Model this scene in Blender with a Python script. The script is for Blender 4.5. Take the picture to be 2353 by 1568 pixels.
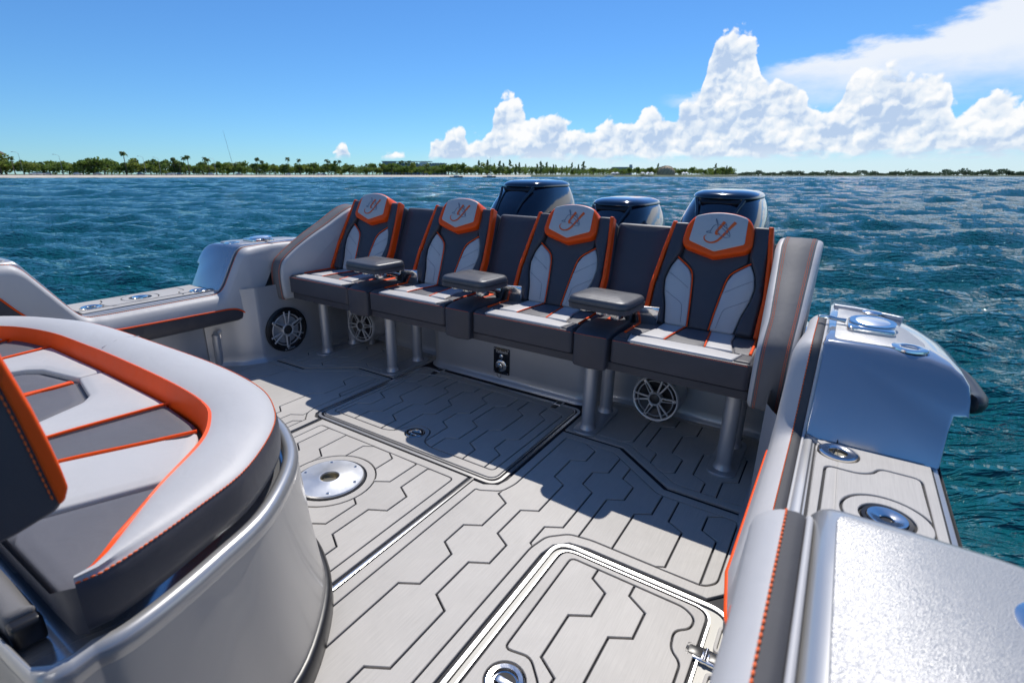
import bpy, bmesh, math, random
import numpy as np
from mathutils import Vector, Matrix
from mathutils.geometry import delaunay_2d_cdt
R_ = math.radians
scene = bpy.context.scene
for o in list(bpy.data.objects):
    bpy.data.objects.remove(o, do_unlink=True)
COL = scene.collection

# ------------------------------------------------------------------ camera
CAM = Vector((1.48, 0.0, 1.15))          # metres, boat frame: X to starboard of view, Y aft, Z up, deck at 0
cam_d = bpy.data.cameras.new('camera')
cam = bpy.data.objects.new('camera', cam_d)
COL.objects.link(cam)
cam.location = CAM
cam.rotation_euler = (R_(90 - 17.9), 0, R_(32.5))
cam_d.sensor_width = 36.0
cam_d.lens = 36.0 * 1180 / 2352
cam_d.clip_start = 0.02
cam_d.clip_end = 60000
cam_d.dof.use_dof = True
cam_d.dof.focus_distance = 2.6
cam_d.dof.aperture_fstop = 5.0
scene.camera = cam
HEEL = Matrix.Translation(CAM) @ Matrix.Rotation(R_(1.2), 4, 'Y') @ Matrix.Translation(-CAM)   # the boat heels a little

# ------------------------------------------------------------------ sky and sun
SUN_EL, SUN_AZ = 54.0, -16.0             # degrees; azimuth from aft (+Y) towards +X
world = bpy.data.worlds.new('World')
scene.world = world
world.use_nodes = True
wn, wl = world.node_tree.nodes, world.node_tree.links
for n in list(wn): wn.remove(n)
sky = wn.new('ShaderNodeTexSky')
sky.sky_type = 'NISHITA'
sky.sun_disc = False
sky.sun_elevation = R_(SUN_EL)
sky.sun_rotation = R_(SUN_AZ)
sky.altitude = 0
sky.air_density = 1.0
sky.dust_density = 0.0
sky.ozone_density = 4.0
hsv = wn.new('ShaderNodeHueSaturation'); hsv.inputs['Saturation'].default_value = 1.0
tint = wn.new('ShaderNodeMix'); tint.data_type = 'RGBA'; tint.blend_type = 'MULTIPLY'; tint.inputs['Factor'].default_value = 1.0; tint.inputs['B'].default_value = (0.40, 0.68, 0.95, 1)
bg = wn.new('ShaderNodeBackground'); bg.inputs['Strength'].default_value = 0.085
wo = wn.new('ShaderNodeOutputWorld')
wl.new(sky.outputs[0], hsv.inputs['Color']); wl.new(hsv.outputs[0], tint.inputs['A'])
# --- clouds of the sky: heaps of cumulus on the horizon and a wind-drawn anvil, in bearing / elevation degrees
def M(op, a=None, b=None, c=None, clamp=False):
    n = wn.new('ShaderNodeMath'); n.operation = op; n.use_clamp = clamp
    for i, x in enumerate((a, b, c)):
        if x is None: continue
        if isinstance(x, (int, float)): n.inputs[i].default_value = x
        else: wl.new(x, n.inputs[i])
    return n.outputs[0]
def sstep(x, lo, hi):
    n = wn.new('ShaderNodeMapRange'); n.interpolation_type = 'SMOOTHSTEP'
    wl.new(x, n.inputs['Value'])
    for k, v in (('From Min', lo), ('From Max', hi)):
        if isinstance(v, (int, float)): n.inputs[k].default_value = v
        else: wl.new(v, n.inputs[k])
    return n.outputs[0]
def vec(x, y):
    n = wn.new('ShaderNodeCombineXYZ')
    for i, v in enumerate((x, y)):
        if isinstance(v, (int, float)): n.inputs[i].default_value = v
        else: wl.new(v, n.inputs[i])
    return n.outputs[0]
def noise(v, sc, det=6, rough=0.55):
    n = wn.new('ShaderNodeTexNoise'); n.noise_dimensions = '2D'; n.inputs['Scale'].default_value = sc; n.inputs['Detail'].default_value = det; n.inputs['Roughness'].default_value = rough
    wl.new(v, n.inputs['Vector']); return n.outputs['Fac']
def billow(v, sc):
    n = wn.new('ShaderNodeTexVoronoi'); n.voronoi_dimensions = '2D'; n.feature = 'SMOOTH_F1'; n.inputs['Scale'].default_value = sc; n.inputs['Smoothness'].default_value = 0.35
    wl.new(v, n.inputs['Vector']); return M('SUBTRACT', 1.0, n.outputs['Distance'])
tcw = wn.new('ShaderNodeTexCoord'); sp = wn.new('ShaderNodeSeparateXYZ'); wl.new(tcw.outputs['Generated'], sp.inputs[0])
azn = M('MULTIPLY', M('ARCTAN2', sp.outputs[0], sp.outputs[1]), 57.29578)
eln = M('MULTIPLY', M('ARCSINE', sp.outputs[2]), 57.29578)
v0 = vec(azn, eln)
warp = M('MULTIPLY', M('SUBTRACT', noise(v0, 0.9, 4), 0.5), 1.1)
warp2 = M('MULTIPLY', M('SUBTRACT', noise(vec(M('ADD', azn, 31.0), eln), 0.9, 4), 0.5), 1.1)
def height(da, de):
    x = M('ADD', M('ADD', azn, warp), da); y = M('ADD', M('ADD', M('MULTIPLY', eln, 1.15), warp2), de)
    v = vec(x, y)
    h_ = M('MULTIPLY', billow(v, 0.36), 1.0)
    h_ = M('ADD', h_, M('MULTIPLY', billow(v, 1.0), 0.42))
    h_ = M('ADD', h_, M('MULTIPLY', billow(v, 2.3), 0.11))
    h_ = M('ADD', h_, M('MULTIPLY', noise(v, 2.6, 5, 0.55), 0.14))
    return h_
H0 = height(0.0, 0.0); H1 = height(-0.22, 0.42)
fc = wn.new('ShaderNodeFloatCurve')
TOPS = [(-60, 0), (-51.2, 0.3), (-50.3, 2.0), (-49.6, 3.05), (-48.9, 1.9), (-47.8, 0.6), (-46.4, 1.6), (-45.4, 2.3), (-43.6, 1.8), (-42.4, 1.0), (-41.2, 1.9), (-40.3, 3.6), (-39.0, 4.1), (-37.9, 5.1), (-37.0, 4.1), (-35.6, 4.0), (-34.6, 5.1), (-33.8, 7.0), (-32.8, 7.6), (-31.8, 7.3), (-30.9, 6.0), (-29.8, 5.8), (-27.6, 5.9), (-26.8, 5.0), (-25.6, 4.4), (-24.0, 4.8), (-21.5, 5.2), (-19.8, 6.0), (-18.6, 6.7), (-17.2, 5.6), (-15.5, 6.7), (-14.2, 7.4), (-13.9, 8.2), (-13.5, 10.4), (-13.0, 11.7), (-12.2, 12.5), (-11.3, 12.9), (-10.5, 12.6), (-9.8, 11.6), (-9.3, 10.0), (-8.9, 8.5), (-8.0, 8.2), (-6.8, 8.3), (-5.2, 7.5), (-4.2, 6.1), (-2.9, 6.1), (-2.0, 7.7), (-0.9, 8.7), (1.2, 8.7), (2.6, 8.1), (3.6, 7.5), (4.8, 7.5), (5.4, 6.5), (6.4, 5.7), (8.0, 6.1), (9.8, 5.5), (13, 5.1), (18, 5.7), (25, 4.1), (34, 4.9), (45, 3.1), (60, 0)]
cv = fc.mapping.curves[0]
for i, (a_, t_) in enumerate(TOPS):
    x_, y_ = (a_ + 60) / 120, t_ / 14
    if i == 0: cv.points[0].location = (x_, y_)
    elif i == len(TOPS) - 1: cv.points[1].location = (x_, y_)
    else: cv.points.new(x_, y_)
for p_ in cv.points: p_.handle_type = 'AUTO_CLAMPED'
fc.mapping.update()
wl.new(M('DIVIDE', M('ADD', azn, 60.0), 120.0, clamp=True), fc.inputs['Value'])
topn = M('MULTIPLY', fc.outputs[0], 14.0)
edge = M('SUBTRACT', M('ADD', topn, M('MULTIPLY', M('SUBTRACT', H0, 1.05), 1.9)), eln)      # degrees below the ragged top
cum_top = sstep(edge, -0.10, 0.42)
cum_bot = sstep(M('ADD', eln, M('MULTIPLY', M('SUBTRACT', noise(vec(M('MULTIPLY', azn, 0.35), eln), 1.2, 4), 0.5), 1.6)), 1.35, 2.1)
cumulus = M('MULTIPLY', cum_top, cum_bot)
relief = M('SUBTRACT', H0, H1)
big = noise(vec(M('MULTIPLY', azn, 0.9), eln), 0.33, 3)
lit = M('ADD', M('ADD', 0.40, M('MULTIPLY', relief, 1.75)), M('MULTIPLY', M('SUBTRACT', big, 0.5), 1.7))
lit = M('ADD', lit, M('MULTIPLY', M('SUBTRACT', 1.0, sstep(edge, 0.0, 1.9)), 0.46))
lit = M('SUBTRACT', lit, M('MULTIPLY', M('SUBTRACT', 1.0, sstep(eln, 1.6, 3.4)), 0.22))
cr = wn.new('ShaderNodeValToRGB')
cr.color_ramp.elements[0].position = 0.0; cr.color_ramp.elements[0].color = (0.50, 0.63, 0.84, 1)
cr.color_ramp.elements[1].position = 1.0; cr.color_ramp.elements[1].color = (1.0, 1.0, 1.0, 1)
e_ = cr.color_ramp.elements.new(0.45); e_.color = (0.76, 0.84, 0.94, 1)
wl.new(M('MULTIPLY', lit, 1.0, clamp=True), cr.inputs[0])
scl = wn.new('ShaderNodeMix'); scl.data_type = 'RGBA'; scl.blend_type = 'MULTIPLY'; scl.inputs['Factor'].default_value = 1.0
CLOUD_GAIN = 0.67 / 0.085
scl.inputs['B'].default_value = (CLOUD_GAIN, CLOUD_GAIN, CLOUD_GAIN, 1)
wl.new(cr.outputs[0], scl.inputs['A'])
# anvil
wob_ = M('MULTIPLY', M('SUBTRACT', noise(vec(M('MULTIPLY', azn, 0.16), M('MULTIPLY', eln, 0.42)), 1.3, 7), 0.5), 3.2)
el2 = M('ADD', eln, wob_)
upper = M('ADD', M('MULTIPLY', azn, 0.16), 10.9)
anvil = M('MULTIPLY', M('MULTIPLY', M('SUBTRACT', 1.0, sstep(el2, M('SUBTRACT', upper, 0.9), M('ADD', upper, 0.25))), sstep(el2, 4.6, 9.6)), M('MULTIPLY', sstep(azn, -11.0, -6.0), M('SUBTRACT', 1.0, sstep(azn, 45.0, 80.0))))
left_m = M('MULTIPLY', M('MULTIPLY', sstep(azn, -18.2, -13.5), M('SUBTRACT', 1.0, sstep(azn, -10.0, -8.0))), M('MULTIPLY', sstep(el2, 5.8, 6.6), M('SUBTRACT', 1.0, sstep(el2, 7.0, 7.8))))
dens_ = M('MULTIPLY', M('MAXIMUM', anvil, M('MULTIPLY', left_m, 0.8)), 0.88)
mixw = wn.new('ShaderNodeMix'); mixw.data_type = 'RGBA'
wl.new(dens_, mixw.inputs['Factor']); wl.new(tint.outputs['Result'], mixw.inputs['A']); mixw.inputs['B'].default_value = (0.93 * CLOUD_GAIN, 0.95 * CLOUD_GAIN, 0.98 * CLOUD_GAIN, 1)
mixc = wn.new('ShaderNodeMix'); mixc.data_type = 'RGBA'
wl.new(M('MULTIPLY', cumulus, 0.97), mixc.inputs['Factor']); wl.new(mixw.outputs['Result'], mixc.inputs['A']); wl.new(scl.outputs['Result'], mixc.inputs['B'])
haze_f = M('MULTIPLY', M('MULTIPLY', sstep(azn, -46.0, -30.0), M('SUBTRACT', 1.0, sstep(azn, 50.0, 90.0))), M('SUBTRACT', 1.0, sstep(M('ADD', eln, M('MULTIPLY', big, 1.2)), 1.6, 3.6)))
mixh = wn.new('ShaderNodeMix'); mixh.data_type = 'RGBA'
wl.new(M('MULTIPLY', haze_f, 0.55), mixh.inputs['Factor']); wl.new(mixc.outputs['Result'], mixh.inputs['A']); mixh.inputs['B'].default_value = (0.80 * CLOUD_GAIN, 0.88 * CLOUD_GAIN, 0.96 * CLOUD_GAIN, 1)
wl.new(mixh.outputs['Result'], bg.inputs['Color']); wl.new(bg.outputs[0], wo.inputs['Surface'])
sun_d = bpy.data.lights.new('sun', 'SUN')
sun_d.energy = 2.85
sun_d.angle = R_(0.53)
sun_d.color = (1.0, 0.955, 0.89)
sun = bpy.data.objects.new('sun', sun_d)
COL.objects.link(sun)
sun_dir = Vector((math.sin(R_(SUN_AZ)) * math.cos(R_(SUN_EL)), math.cos(R_(SUN_AZ)) * math.cos(R_(SUN_EL)), math.sin(R_(SUN_EL))))
sun.rotation_euler = sun_dir.to_track_quat('Z', 'Y').to_euler()
sun.location = (0, 0, 30)
vs = scene.view_settings
vs.view_transform = 'Standard'; vs.look = 'None'; vs.exposure = 0.58; vs.gamma = 1.0; vs.use_curve_mapping = False
scene.render.engine = 'CYCLES'
scene.cycles.max_bounces = 8
scene.cycles.transparent_max_bounces = 8

# ------------------------------------------------------------------ materials
MATS = {}
def mat(name, col, rough=0.5, metal=0.0, var=0.0, vscale=6.0, bump=0.0, bscale=200.0, stretch=None, coat=0.0, spec=0.5, rand=0.0, rvar=0.0, sheen=0.0, sag=0.0, stain=0.0):
    m = bpy.data.materials.new(name); m.use_nodes = True
    nt = m.node_tree; N = nt.nodes; Lk = nt.links
    b = N['Principled BSDF']
    b.inputs['Base Color'].default_value = (*col, 1)
    b.inputs['Roughness'].default_value = rough
    b.inputs['Metallic'].default_value = metal
    b.inputs['Coat Weight'].default_value = coat
    b.inputs['Coat Roughness'].default_value = 0.04
    b.inputs['Specular IOR Level'].default_value = spec
    if sheen: b.inputs['Sheen Weight'].default_value = sheen
    tc = N.new('ShaderNodeTexCoord'); mp = N.new('ShaderNodeMapping')
    Lk.new(tc.outputs['Object'], mp.inputs['Vector'])
    if stretch: mp.inputs['Scale'].default_value = stretch
    if var or rvar:
        nz = N.new('ShaderNodeTexNoise'); nz.inputs['Scale'].default_value = vscale; nz.inputs['Detail'].default_value = 6
        Lk.new(mp.outputs[0], nz.inputs['Vector'])
        if var:
            rp = N.new('ShaderNodeValToRGB')
            rp.color_ramp.elements[0].position = 0.3; rp.color_ramp.elements[1].position = 0.7
            rp.color_ramp.elements[0].color = (*[c * (1 - var) for c in col], 1)
            rp.color_ramp.elements[1].color = (*[min(1, c * (1 + var)) for c in col], 1)
            Lk.new(nz.outputs['Fac'], rp.inputs[0])
            src = rp.outputs[0]
            if rand:
                oi = N.new('ShaderNodeObjectInfo'); mr = N.new('ShaderNodeMapRange')
                mr.inputs['To Min'].default_value = 1 - rand; mr.inputs['To Max'].default_value = 1 + rand
                Lk.new(oi.outputs['Random'], mr.inputs['Value'])
                mx = N.new('ShaderNodeMix'); mx.data_type = 'RGBA'; mx.blend_type = 'MULTIPLY'; mx.inputs['Factor'].default_value = 1
                Lk.new(src, mx.inputs['A']); Lk.new(mr.outputs[0], mx.inputs['B']); src = mx.outputs['Result']
            if stain:
                n4 = N.new('ShaderNodeTexNoise'); n4.inputs['Scale'].default_value = 2.3; n4.inputs['Detail'].default_value = 8; n4.inputs['Roughness'].default_value = 0.65; n4.inputs['Distortion'].default_value = 0.6
                Lk.new(tc.outputs['Object'], n4.inputs['Vector'])
                m4 = N.new('ShaderNodeMapRange'); m4.inputs['From Min'].default_value = 0.35; m4.inputs['From Max'].default_value = 0.65; m4.inputs['To Min'].default_value = 1 - stain; m4.inputs['To Max'].default_value = 1 + stain * 0.3
                Lk.new(n4.outputs['Fac'], m4.inputs['Value'])
                x4 = N.new('ShaderNodeMix'); x4.data_type = 'RGBA'; x4.blend_type = 'MULTIPLY'; x4.inputs['Factor'].default_value = 1
                Lk.new(src, x4.inputs['A']); Lk.new(m4.outputs[0], x4.inputs['B']); src = x4.outputs['Result']
            Lk.new(src, b.inputs['Base Color'])
        if rvar:
            mr2 = N.new('ShaderNodeMapRange'); mr2.inputs['To Min'].default_value = max(0.02, rough - rvar); mr2.inputs['To Max'].default_value = rough + rvar
            Lk.new(nz.outputs['Fac'], mr2.inputs['Value']); Lk.new(mr2.outputs[0], b.inputs['Roughness'])
    if bump:
        n2 = N.new('ShaderNodeTexNoise'); n2.inputs['Scale'].default_value = bscale; n2.inputs['Detail'].default_value = 3
        Lk.new(mp.outputs[0], n2.inputs['Vector'])
        bp = N.new('ShaderNodeBump'); bp.inputs['Strength'].default_value = bump; bp.inputs['Distance'].default_value = 0.002
        Lk.new(n2.outputs['Fac'], bp.inputs['Height']); Lk.new(bp.outputs[0], b.inputs['Normal'])
    if sag:
        n3 = N.new('ShaderNodeTexNoise'); n3.inputs['Scale'].default_value = 16; n3.inputs['Detail'].default_value = 2; n3.inputs['Distortion'].default_value = 0.8
        Lk.new(tc.outputs['Object'], n3.inputs['Vector'])
        b3 = N.new('ShaderNodeBump'); b3.inputs['Strength'].default_value = sag; b3.inputs['Distance'].default_value = 0.012
        Lk.new(n3.outputs['Fac'], b3.inputs['Height'])
        if bump: Lk.new(b3.outputs[0], bp.inputs['Normal'])
        else: Lk.new(b3.outputs[0], b.inputs['Normal'])
    MATS[name] = m
    return m

mat('plank', (0.49, 0.465, 0.43), 0.55, 0, 0.07, 14, 0.16, 60, (26, 0.8, 1), rand=0.045, stain=0.10)
mat('plank_border', (0.48, 0.455, 0.42), 0.55, 0, 0.06, 14, 0.16, 60, (26, 0.8, 1), rand=0.035, stain=0.10)
mat('groove', (0.012, 0.012, 0.016), 0.7)
mat('charcoal', (0.050, 0.049, 0.060), 0.48, 0, 0.08, 9, 0.16, 700, sheen=0.1, sag=0.11)
mat('charcoal_top', (0.150, 0.147, 0.150), 0.66, 0, 0.06, 9, 0.16, 700, sag=0.11, spec=0.3)
mat('coaming_vinyl', (0.075, 0.074, 0.078), 0.66, 0, 0.07, 9, 0.16, 700, sag=0.11, spec=0.3)
mat('mid_grey', (0.125, 0.122, 0.132), 0.55, 0, 0.07, 7, 0.16, 700, sag=0.11)
mat('light_grey', (0.51, 0.50, 0.495), 0.5, 0, 0.03, 5, 0.14, 700, sag=0.11)
mat('orange', (0.93, 0.088, 0.003), 0.45, 0, 0.05, 9, 0.14, 700, spec=0.3, sag=0.11)
mat('orange_thread', (0.90, 0.14, 0.02), 0.6)
mat('grey_thread', (0.22, 0.22, 0.27), 0.6)
mat('silver_paint', (0.46, 0.455, 0.445), 0.30, 0.5, 0.05, 3, 0.0, 1, None, 0.6, rvar=0.05)
mat('gloss_silver', (0.50, 0.51, 0.53), 0.13, 0.7, 0.03, 3, 0.0, 1, None, 0.8)
mat('wall_silver', (0.50, 0.51, 0.53), 0.36, 0.45, 0.06, 4, 0.05, 400, rvar=0.06)
mat('lounge_base', (0.46, 0.445, 0.42), 0.36, 0.3, 0.05, 2.2, 0.0, 1, None, 0.25, rvar=0.08)
mat('post_metal', (0.52, 0.53, 0.55), 0.36, 0.55, 0.06, 8, 0.06, 300, (1, 1, 0.1))
mat('aluminium', (0.66, 0.665, 0.67), 0.40, 0.8, 0.05, 20, 0.12, 120, (1, 1, 1), rvar=0.06)
mat('bright_metal', (0.88, 0.87, 0.86), 0.28, 0.9)
mat('chrome', (0.80, 0.78, 0.75), 0.14, 1.0, rvar=0.06, vscale=30, bump=0.25, bscale=40)
mat('brass', (0.36, 0.33, 0.26), 0.35, 1.0)
mat('black_plastic', (0.014, 0.014, 0.016), 0.35)
mat('black_gloss', (0.010, 0.010, 0.012), 0.12, coat=0.5)
mat('grille', (0.62, 0.62, 0.62), 0.35, 0.25)
mat('grille_light', (0.72, 0.72, 0.72), 0.3, 0.25)
mat('cone', (0.035, 0.035, 0.037), 0.4)
mat('engine_blue', (0.006, 0.011, 0.024), 0.10, 0.1, 0.10, 3, 0.0, 1, None, 1.0, rvar=0.05)
mat('engine_top', (0.007, 0.016, 0.036), 0.10, 0.1, 0.05, 3, 0.0, 1, None, 1.0)
mat('logo_orange', (0.86, 0.13, 0.02), 0.55)
mat('logo_grey', (0.16, 0.17, 0.22), 0.55)
mat('white_print', (0.80, 0.80, 0.80), 0.5)
mat('arm_vinyl', (0.075, 0.078, 0.088), 0.40, 0, 0.06, 9, 0.14, 600, sag=0.11)
mat('bounce_gelcoat', (0.74, 0.74, 0.72), 0.25, coat=0.5)
mat('cream_well', (0.52, 0.50, 0.44), 0.45)

# sparkling non-skid silver
m = mat('nonskid', (0.43, 0.425, 0.42), 0.38, 0.5)
N, Lk = m.node_tree.nodes, m.node_tree.links
tc = N.new('ShaderNodeTexCoord')
vo = N.new('ShaderNodeTexVoronoi'); vo.inputs['Scale'].default_value = 620; vo.inputs['Randomness'].default_value = 1.0
bp = N.new('ShaderNodeBump'); bp.inputs['Strength'].default_value = 0.5; bp.inputs['Distance'].default_value = 0.0011
Lk.new(tc.outputs['Object'], vo.inputs['Vector']); Lk.new(vo.outputs['Distance'], bp.inputs['Height']); Lk.new(bp.outputs[0], N['Principled BSDF'].inputs['Normal'])
# sea water
m = mat('sea_water', (0.004, 0.040, 0.060), 0.035, 0, spec=0.5)
N, Lk = m.node_tree.nodes, m.node_tree.links
b = N['Principled BSDF']; b.inputs['IOR'].default_value = 1.333
tc = N.new('ShaderNodeTexCoord'); m0 = N.new('ShaderNodeMapping'); m0.inputs['Rotation'].default_value = (0, 0, R_(-30)); mp = N.new('ShaderNodeMapping'); mp.inputs['Scale'].default_value = (0.5, 1.6, 1.0)
Lk.new(tc.outputs['Object'], m0.inputs['Vector']); Lk.new(m0.outputs[0], mp.inputs['Vector'])
h = None
for sc, w in ((1.6, 0.20), (4.2, 0.34), (12.0, 0.30)):
    nz = N.new('ShaderNodeTexNoise'); nz.inputs['Scale'].default_value = sc; nz.inputs['Detail'].default_value = 3; nz.inputs['Distortion'].default_value = 0.4
    Lk.new(mp.outputs[0], nz.inputs['Vector'])
    mu = N.new('ShaderNodeMath'); mu.operation = 'MULTIPLY'; mu.inputs[1].default_value = w
    Lk.new(nz.outputs['Fac'], mu.inputs[0])
    if h is None: h = mu
    else:
        ad = N.new('ShaderNodeMath'); ad.operation = 'ADD'; Lk.new(h.outputs[0], ad.inputs[0]); Lk.new(mu.outputs[0], ad.inputs[1]); h = ad
bp = N.new('ShaderNodeBump'); bp.inputs['Strength'].default_value = 1.0; bp.inputs['Distance'].default_value = 0.34
Lk.new(h.outputs[0], bp.inputs['Height'])
def vm(op, a_=None, b_=None, sc_=None):
    n = N.new('ShaderNodeVectorMath'); n.operation = op
    for i, v in enumerate((a_, b_)):
        if v is None: continue
        if isinstance(v, tuple): n.inputs[i].default_value = v
        else: Lk.new(v, n.inputs[i])
    if sc_ is not None:
        if isinstance(sc_, float): n.inputs['Scale'].default_value = sc_
        else: Lk.new(sc_, n.inputs['Scale'])
    return n.outputs[0] if op != 'LENGTH' else n.outputs['Value']
rad = vm('LENGTH', vm('SUBTRACT', tc.outputs['Object'], (1.48, 0.0, 0.0)))
mr = N.new('ShaderNodeMapRange'); mr.interpolation_type = 'SMOOTHSTEP'; mr.inputs['From Min'].default_value = 5.0; mr.inputs['From Max'].default_value = 90.0; mr.inputs['To Min'].default_value = 0.10; mr.inputs['To Max'].default_value = 0.9
Lk.new(rad, mr.inputs['Value'])
ns = N.new('ShaderNodeTexNoise'); ns.inputs['Scale'].default_value = 2.6; ns.inputs['Detail'].default_value = 5; ns.inputs['Roughness'].default_value = 0.7
Lk.new(mp.outputs[0], ns.inputs['Vector'])
slope = vm('MULTIPLY', vm('SUBTRACT', ns.outputs['Color'], (0.5, 0.5, 0.5)), (1.0, 1.0, 0.0))
nrm_ = vm('NORMALIZE', vm('ADD', bp.outputs[0], vm('SCALE', slope, None, mr.outputs[0])))
Lk.new(nrm_, b.inputs['Normal'])
nz = N.new('ShaderNodeTexNoise'); nz.inputs['Scale'].default_value = 0.02; nz.inputs['Detail'].default_value = 4
Lk.new(tc.outputs['Object'], nz.inputs['Vector'])
rp = N.new('ShaderNodeValToRGB'); rp.color_ramp.elements[0].color = (0.004, 0.086, 0.092, 1); rp.color_ramp.elements[1].color = (0.004, 0.098, 0.128, 1)
Lk.new(nz.outputs['Fac'], rp.inputs[0]); Lk.new(rp.outputs[0], b.inputs['Base Color'])
# land
mat('sand', (0.55, 0.49, 0.40), 0.9, 0, 0.12, 0.05)
mat('land', (0.07, 0.09, 0.035), 0.9, 0, 0.3, 0.05)
mat('foliage_a', (0.17, 0.25, 0.045), 0.7, 0, 0.35, 0.25)
mat('foliage_b', (0.12, 0.19, 0.05), 0.7, 0, 0.35, 0.25)
mat('foliage_c', (0.23, 0.28, 0.05), 0.7, 0, 0.3, 0.25)
mat('foliage_far', (0.075, 0.12, 0.07), 0.8, 0, 0.25, 0.05)
mat('bark', (0.16, 0.12, 0.085), 0.85)
mat('roof_brown', (0.20, 0.15, 0.12), 0.8)
mat('concrete', (0.40, 0.41, 0.41), 0.8)
mat('glass_blue', (0.12, 0.22, 0.27), 0.15, coat=0.3)
mat('dome_tan', (0.50, 0.36, 0.20), 0.7, 0, 0.1, 0.3)
mat('white_paint', (0.78, 0.78, 0.77), 0.5)
mat('car_blue', (0.10, 0.16, 0.24), 0.3, coat=0.5)
mat('lamp_grey', (0.35, 0.36, 0.37), 0.5)
mat('navy', (0.02, 0.03, 0.06), 0.4)

for k_ in ('foliage_a', 'foliage_b', 'foliage_c', 'foliage_far'):      # leaves let light through
    m = MATS[k_]; N, Lk = m.node_tree.nodes, m.node_tree.links
    b = N['Principled BSDF']; tr = N.new('ShaderNodeBsdfTranslucent'); mx = N.new('ShaderNodeMixShader'); mx.inputs[0].default_value = 0.5
    src_ = b.inputs['Base Color'].links[0].from_socket; Lk.new(src_, tr.inputs['Color'])
    Lk.new(b.outputs[0], mx.inputs[1]); Lk.new(tr.outputs[0], mx.inputs[2]); Lk.new(mx.outputs[0], N['Material Output'].inputs['Surface'])
# ------------------------------------------------------------------ helpers
BOAT = []                                   # top-level boat objects, heeled together at the end
def link(o, parent=None):
    COL.objects.link(o)
    if parent is not None:
        o.parent = parent
        o.location = -parent.location if parent.parent is None else (0, 0, 0)   # parts are modelled in boat coordinates
    return o
def tag(o, label=None, cat=None, group=None, kind=None):
    if label: o['label'] = label
    if cat: o['category'] = cat
    if group: o['group'] = group
    if kind: o['kind'] = kind
    return o
def thing(name, loc, label, cat, group=None, boat=True):
    o = bpy.data.objects.new(name, None); o.empty_display_size = 0.1
    o.location = loc; COL.objects.link(o)
    tag(o, label, cat, group)
    if boat: BOAT.append(o)
    return o
def copy_tree(o, parent=None):
    c = o.copy(); COL.objects.link(c); c.parent = parent
    for ch in o.children: copy_tree(ch, c)
    return c
def finish(bm, name, material, parent=None, smooth=True, angle=40, recalc=True, doubles=0.0):
    if doubles: bmesh.ops.remove_doubles(bm, verts=bm.verts, dist=doubles)
    if recalc: bmesh.ops.recalc_face_normals(bm, faces=bm.faces)
    me = bpy.data.meshes.new(name)
    bm.to_mesh(me); bm.free()
    ms = material if isinstance(material, (list, tuple)) else [material]
    for k in ms: me.materials.append(MATS[k])
    if smooth:
        me.polygons.foreach_set('use_smooth', [True] * len(me.polygons))
        me.set_sharp_from_angle(angle=R_(angle))
    o = bpy.data.objects.new(name, me)
    return link(o, parent)
def V3(*a): return Vector(a)
class Fr:                                   # a local frame: point = o + u U + v V + w W
    def __init__(s, o, U, V, W=None):
        s.o = Vector(o); s.U = Vector(U).normalized(); s.V = Vector(V).normalized()
        s.W = Vector(W).normalized() if W is not None else s.U.cross(s.V)
    def __call__(s, u, v, w=0.0): return s.o + s.U * u + s.V * v + s.W * w
FLAT = Fr((0, 0, 0), (1, 0, 0), (0, 1, 0))
def area2(p): return sum(p[i - 1][0] * p[i][1] - p[i][0] * p[i - 1][1] for i in range(len(p)))
def ccw(p): return list(p) if area2(p) > 0 else list(reversed(p))
def inset(p, d, closed=True):
    n = len(p); out = []
    for i in range(n):
        a, b, c = Vector(p[i - 1]), Vector(p[i]), Vector(p[(i + 1) % n])
        e1 = (b - a); e2 = (c - b)
        if e1.length < 1e-9 or e2.length < 1e-9: out.append(tuple(b)); continue
        e1.normalize(); e2.normalize()
        n1 = Vector((-e1.y, e1.x)); n2 = Vector((-e2.y, e2.x))
        m = n1 + n2
        if m.length < 1e-6: out.append(tuple(b + n1 * d)); continue
        m.normalize(); k = max(0.45, m.dot(n1))
        out.append(tuple(b + m * (d / k)))
    return out
def rnd(p, r, n=5):
    """round the corners of a closed polygon; r one radius or one per corner"""
    out = []; L = len(p)
    for i in range(L):
        rr = r[i] if isinstance(r, (list, tuple)) else r
        a, b, c = Vector(p[i - 1]), Vector(p[i]), Vector(p[(i + 1) % L])
        d1, d2 = (a - b), (c - b); t = min(rr, d1.length * 0.45, d2.length * 0.45)
        if t < 1e-5: out.append(tuple(b)); continue
        s, e = b + d1.normalized() * t, b + d2.normalized() * t
        for k in range(n + 1):
            f = k / n
            out.append(tuple(s * (1 - f) ** 2 + b * 2 * f * (1 - f) + e * f * f))
    return out
def catmull(pts, n=6, closed=False):
    P = [Vector(p) for p in pts]; out = []; L = len(P)
    rng = range(L if closed else L - 1)
    for i in rng:
        p0 = P[(i - 1) % L] if closed or i > 0 else P[0] * 2 - P[1]
        p1, p2 = P[i], P[(i + 1) % L]
        p3 = P[(i + 2) % L] if closed or i + 2 < L else P[-1] * 2 - P[-2]
        for k in range(n):
            t = k / n
            out.append(0.5 * ((2 * p1) + (p2 - p0) * t + (2 * p0 - 5 * p1 + 4 * p2 - p3) * t * t + (3 * p1 - p0 - 3 * p2 + p3) * t ** 3))
    if not closed: out.append(P[-1])
    return out
def dist_poly(P, poly):
    """distance of points P (n,2) to a closed polygon outline"""
    A = np.array(poly); B = np.roll(A, -1, axis=0); d = B - A; L2 = np.maximum((d * d).sum(1), 1e-14)
    t = np.clip(((P[:, None, :] - A[None]) * d[None]).sum(2) / L2[None], 0, 1)
    q = A[None] + t[..., None] * d[None]
    return np.sqrt(((P[:, None, :] - q) ** 2).sum(2)).min(1)
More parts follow.
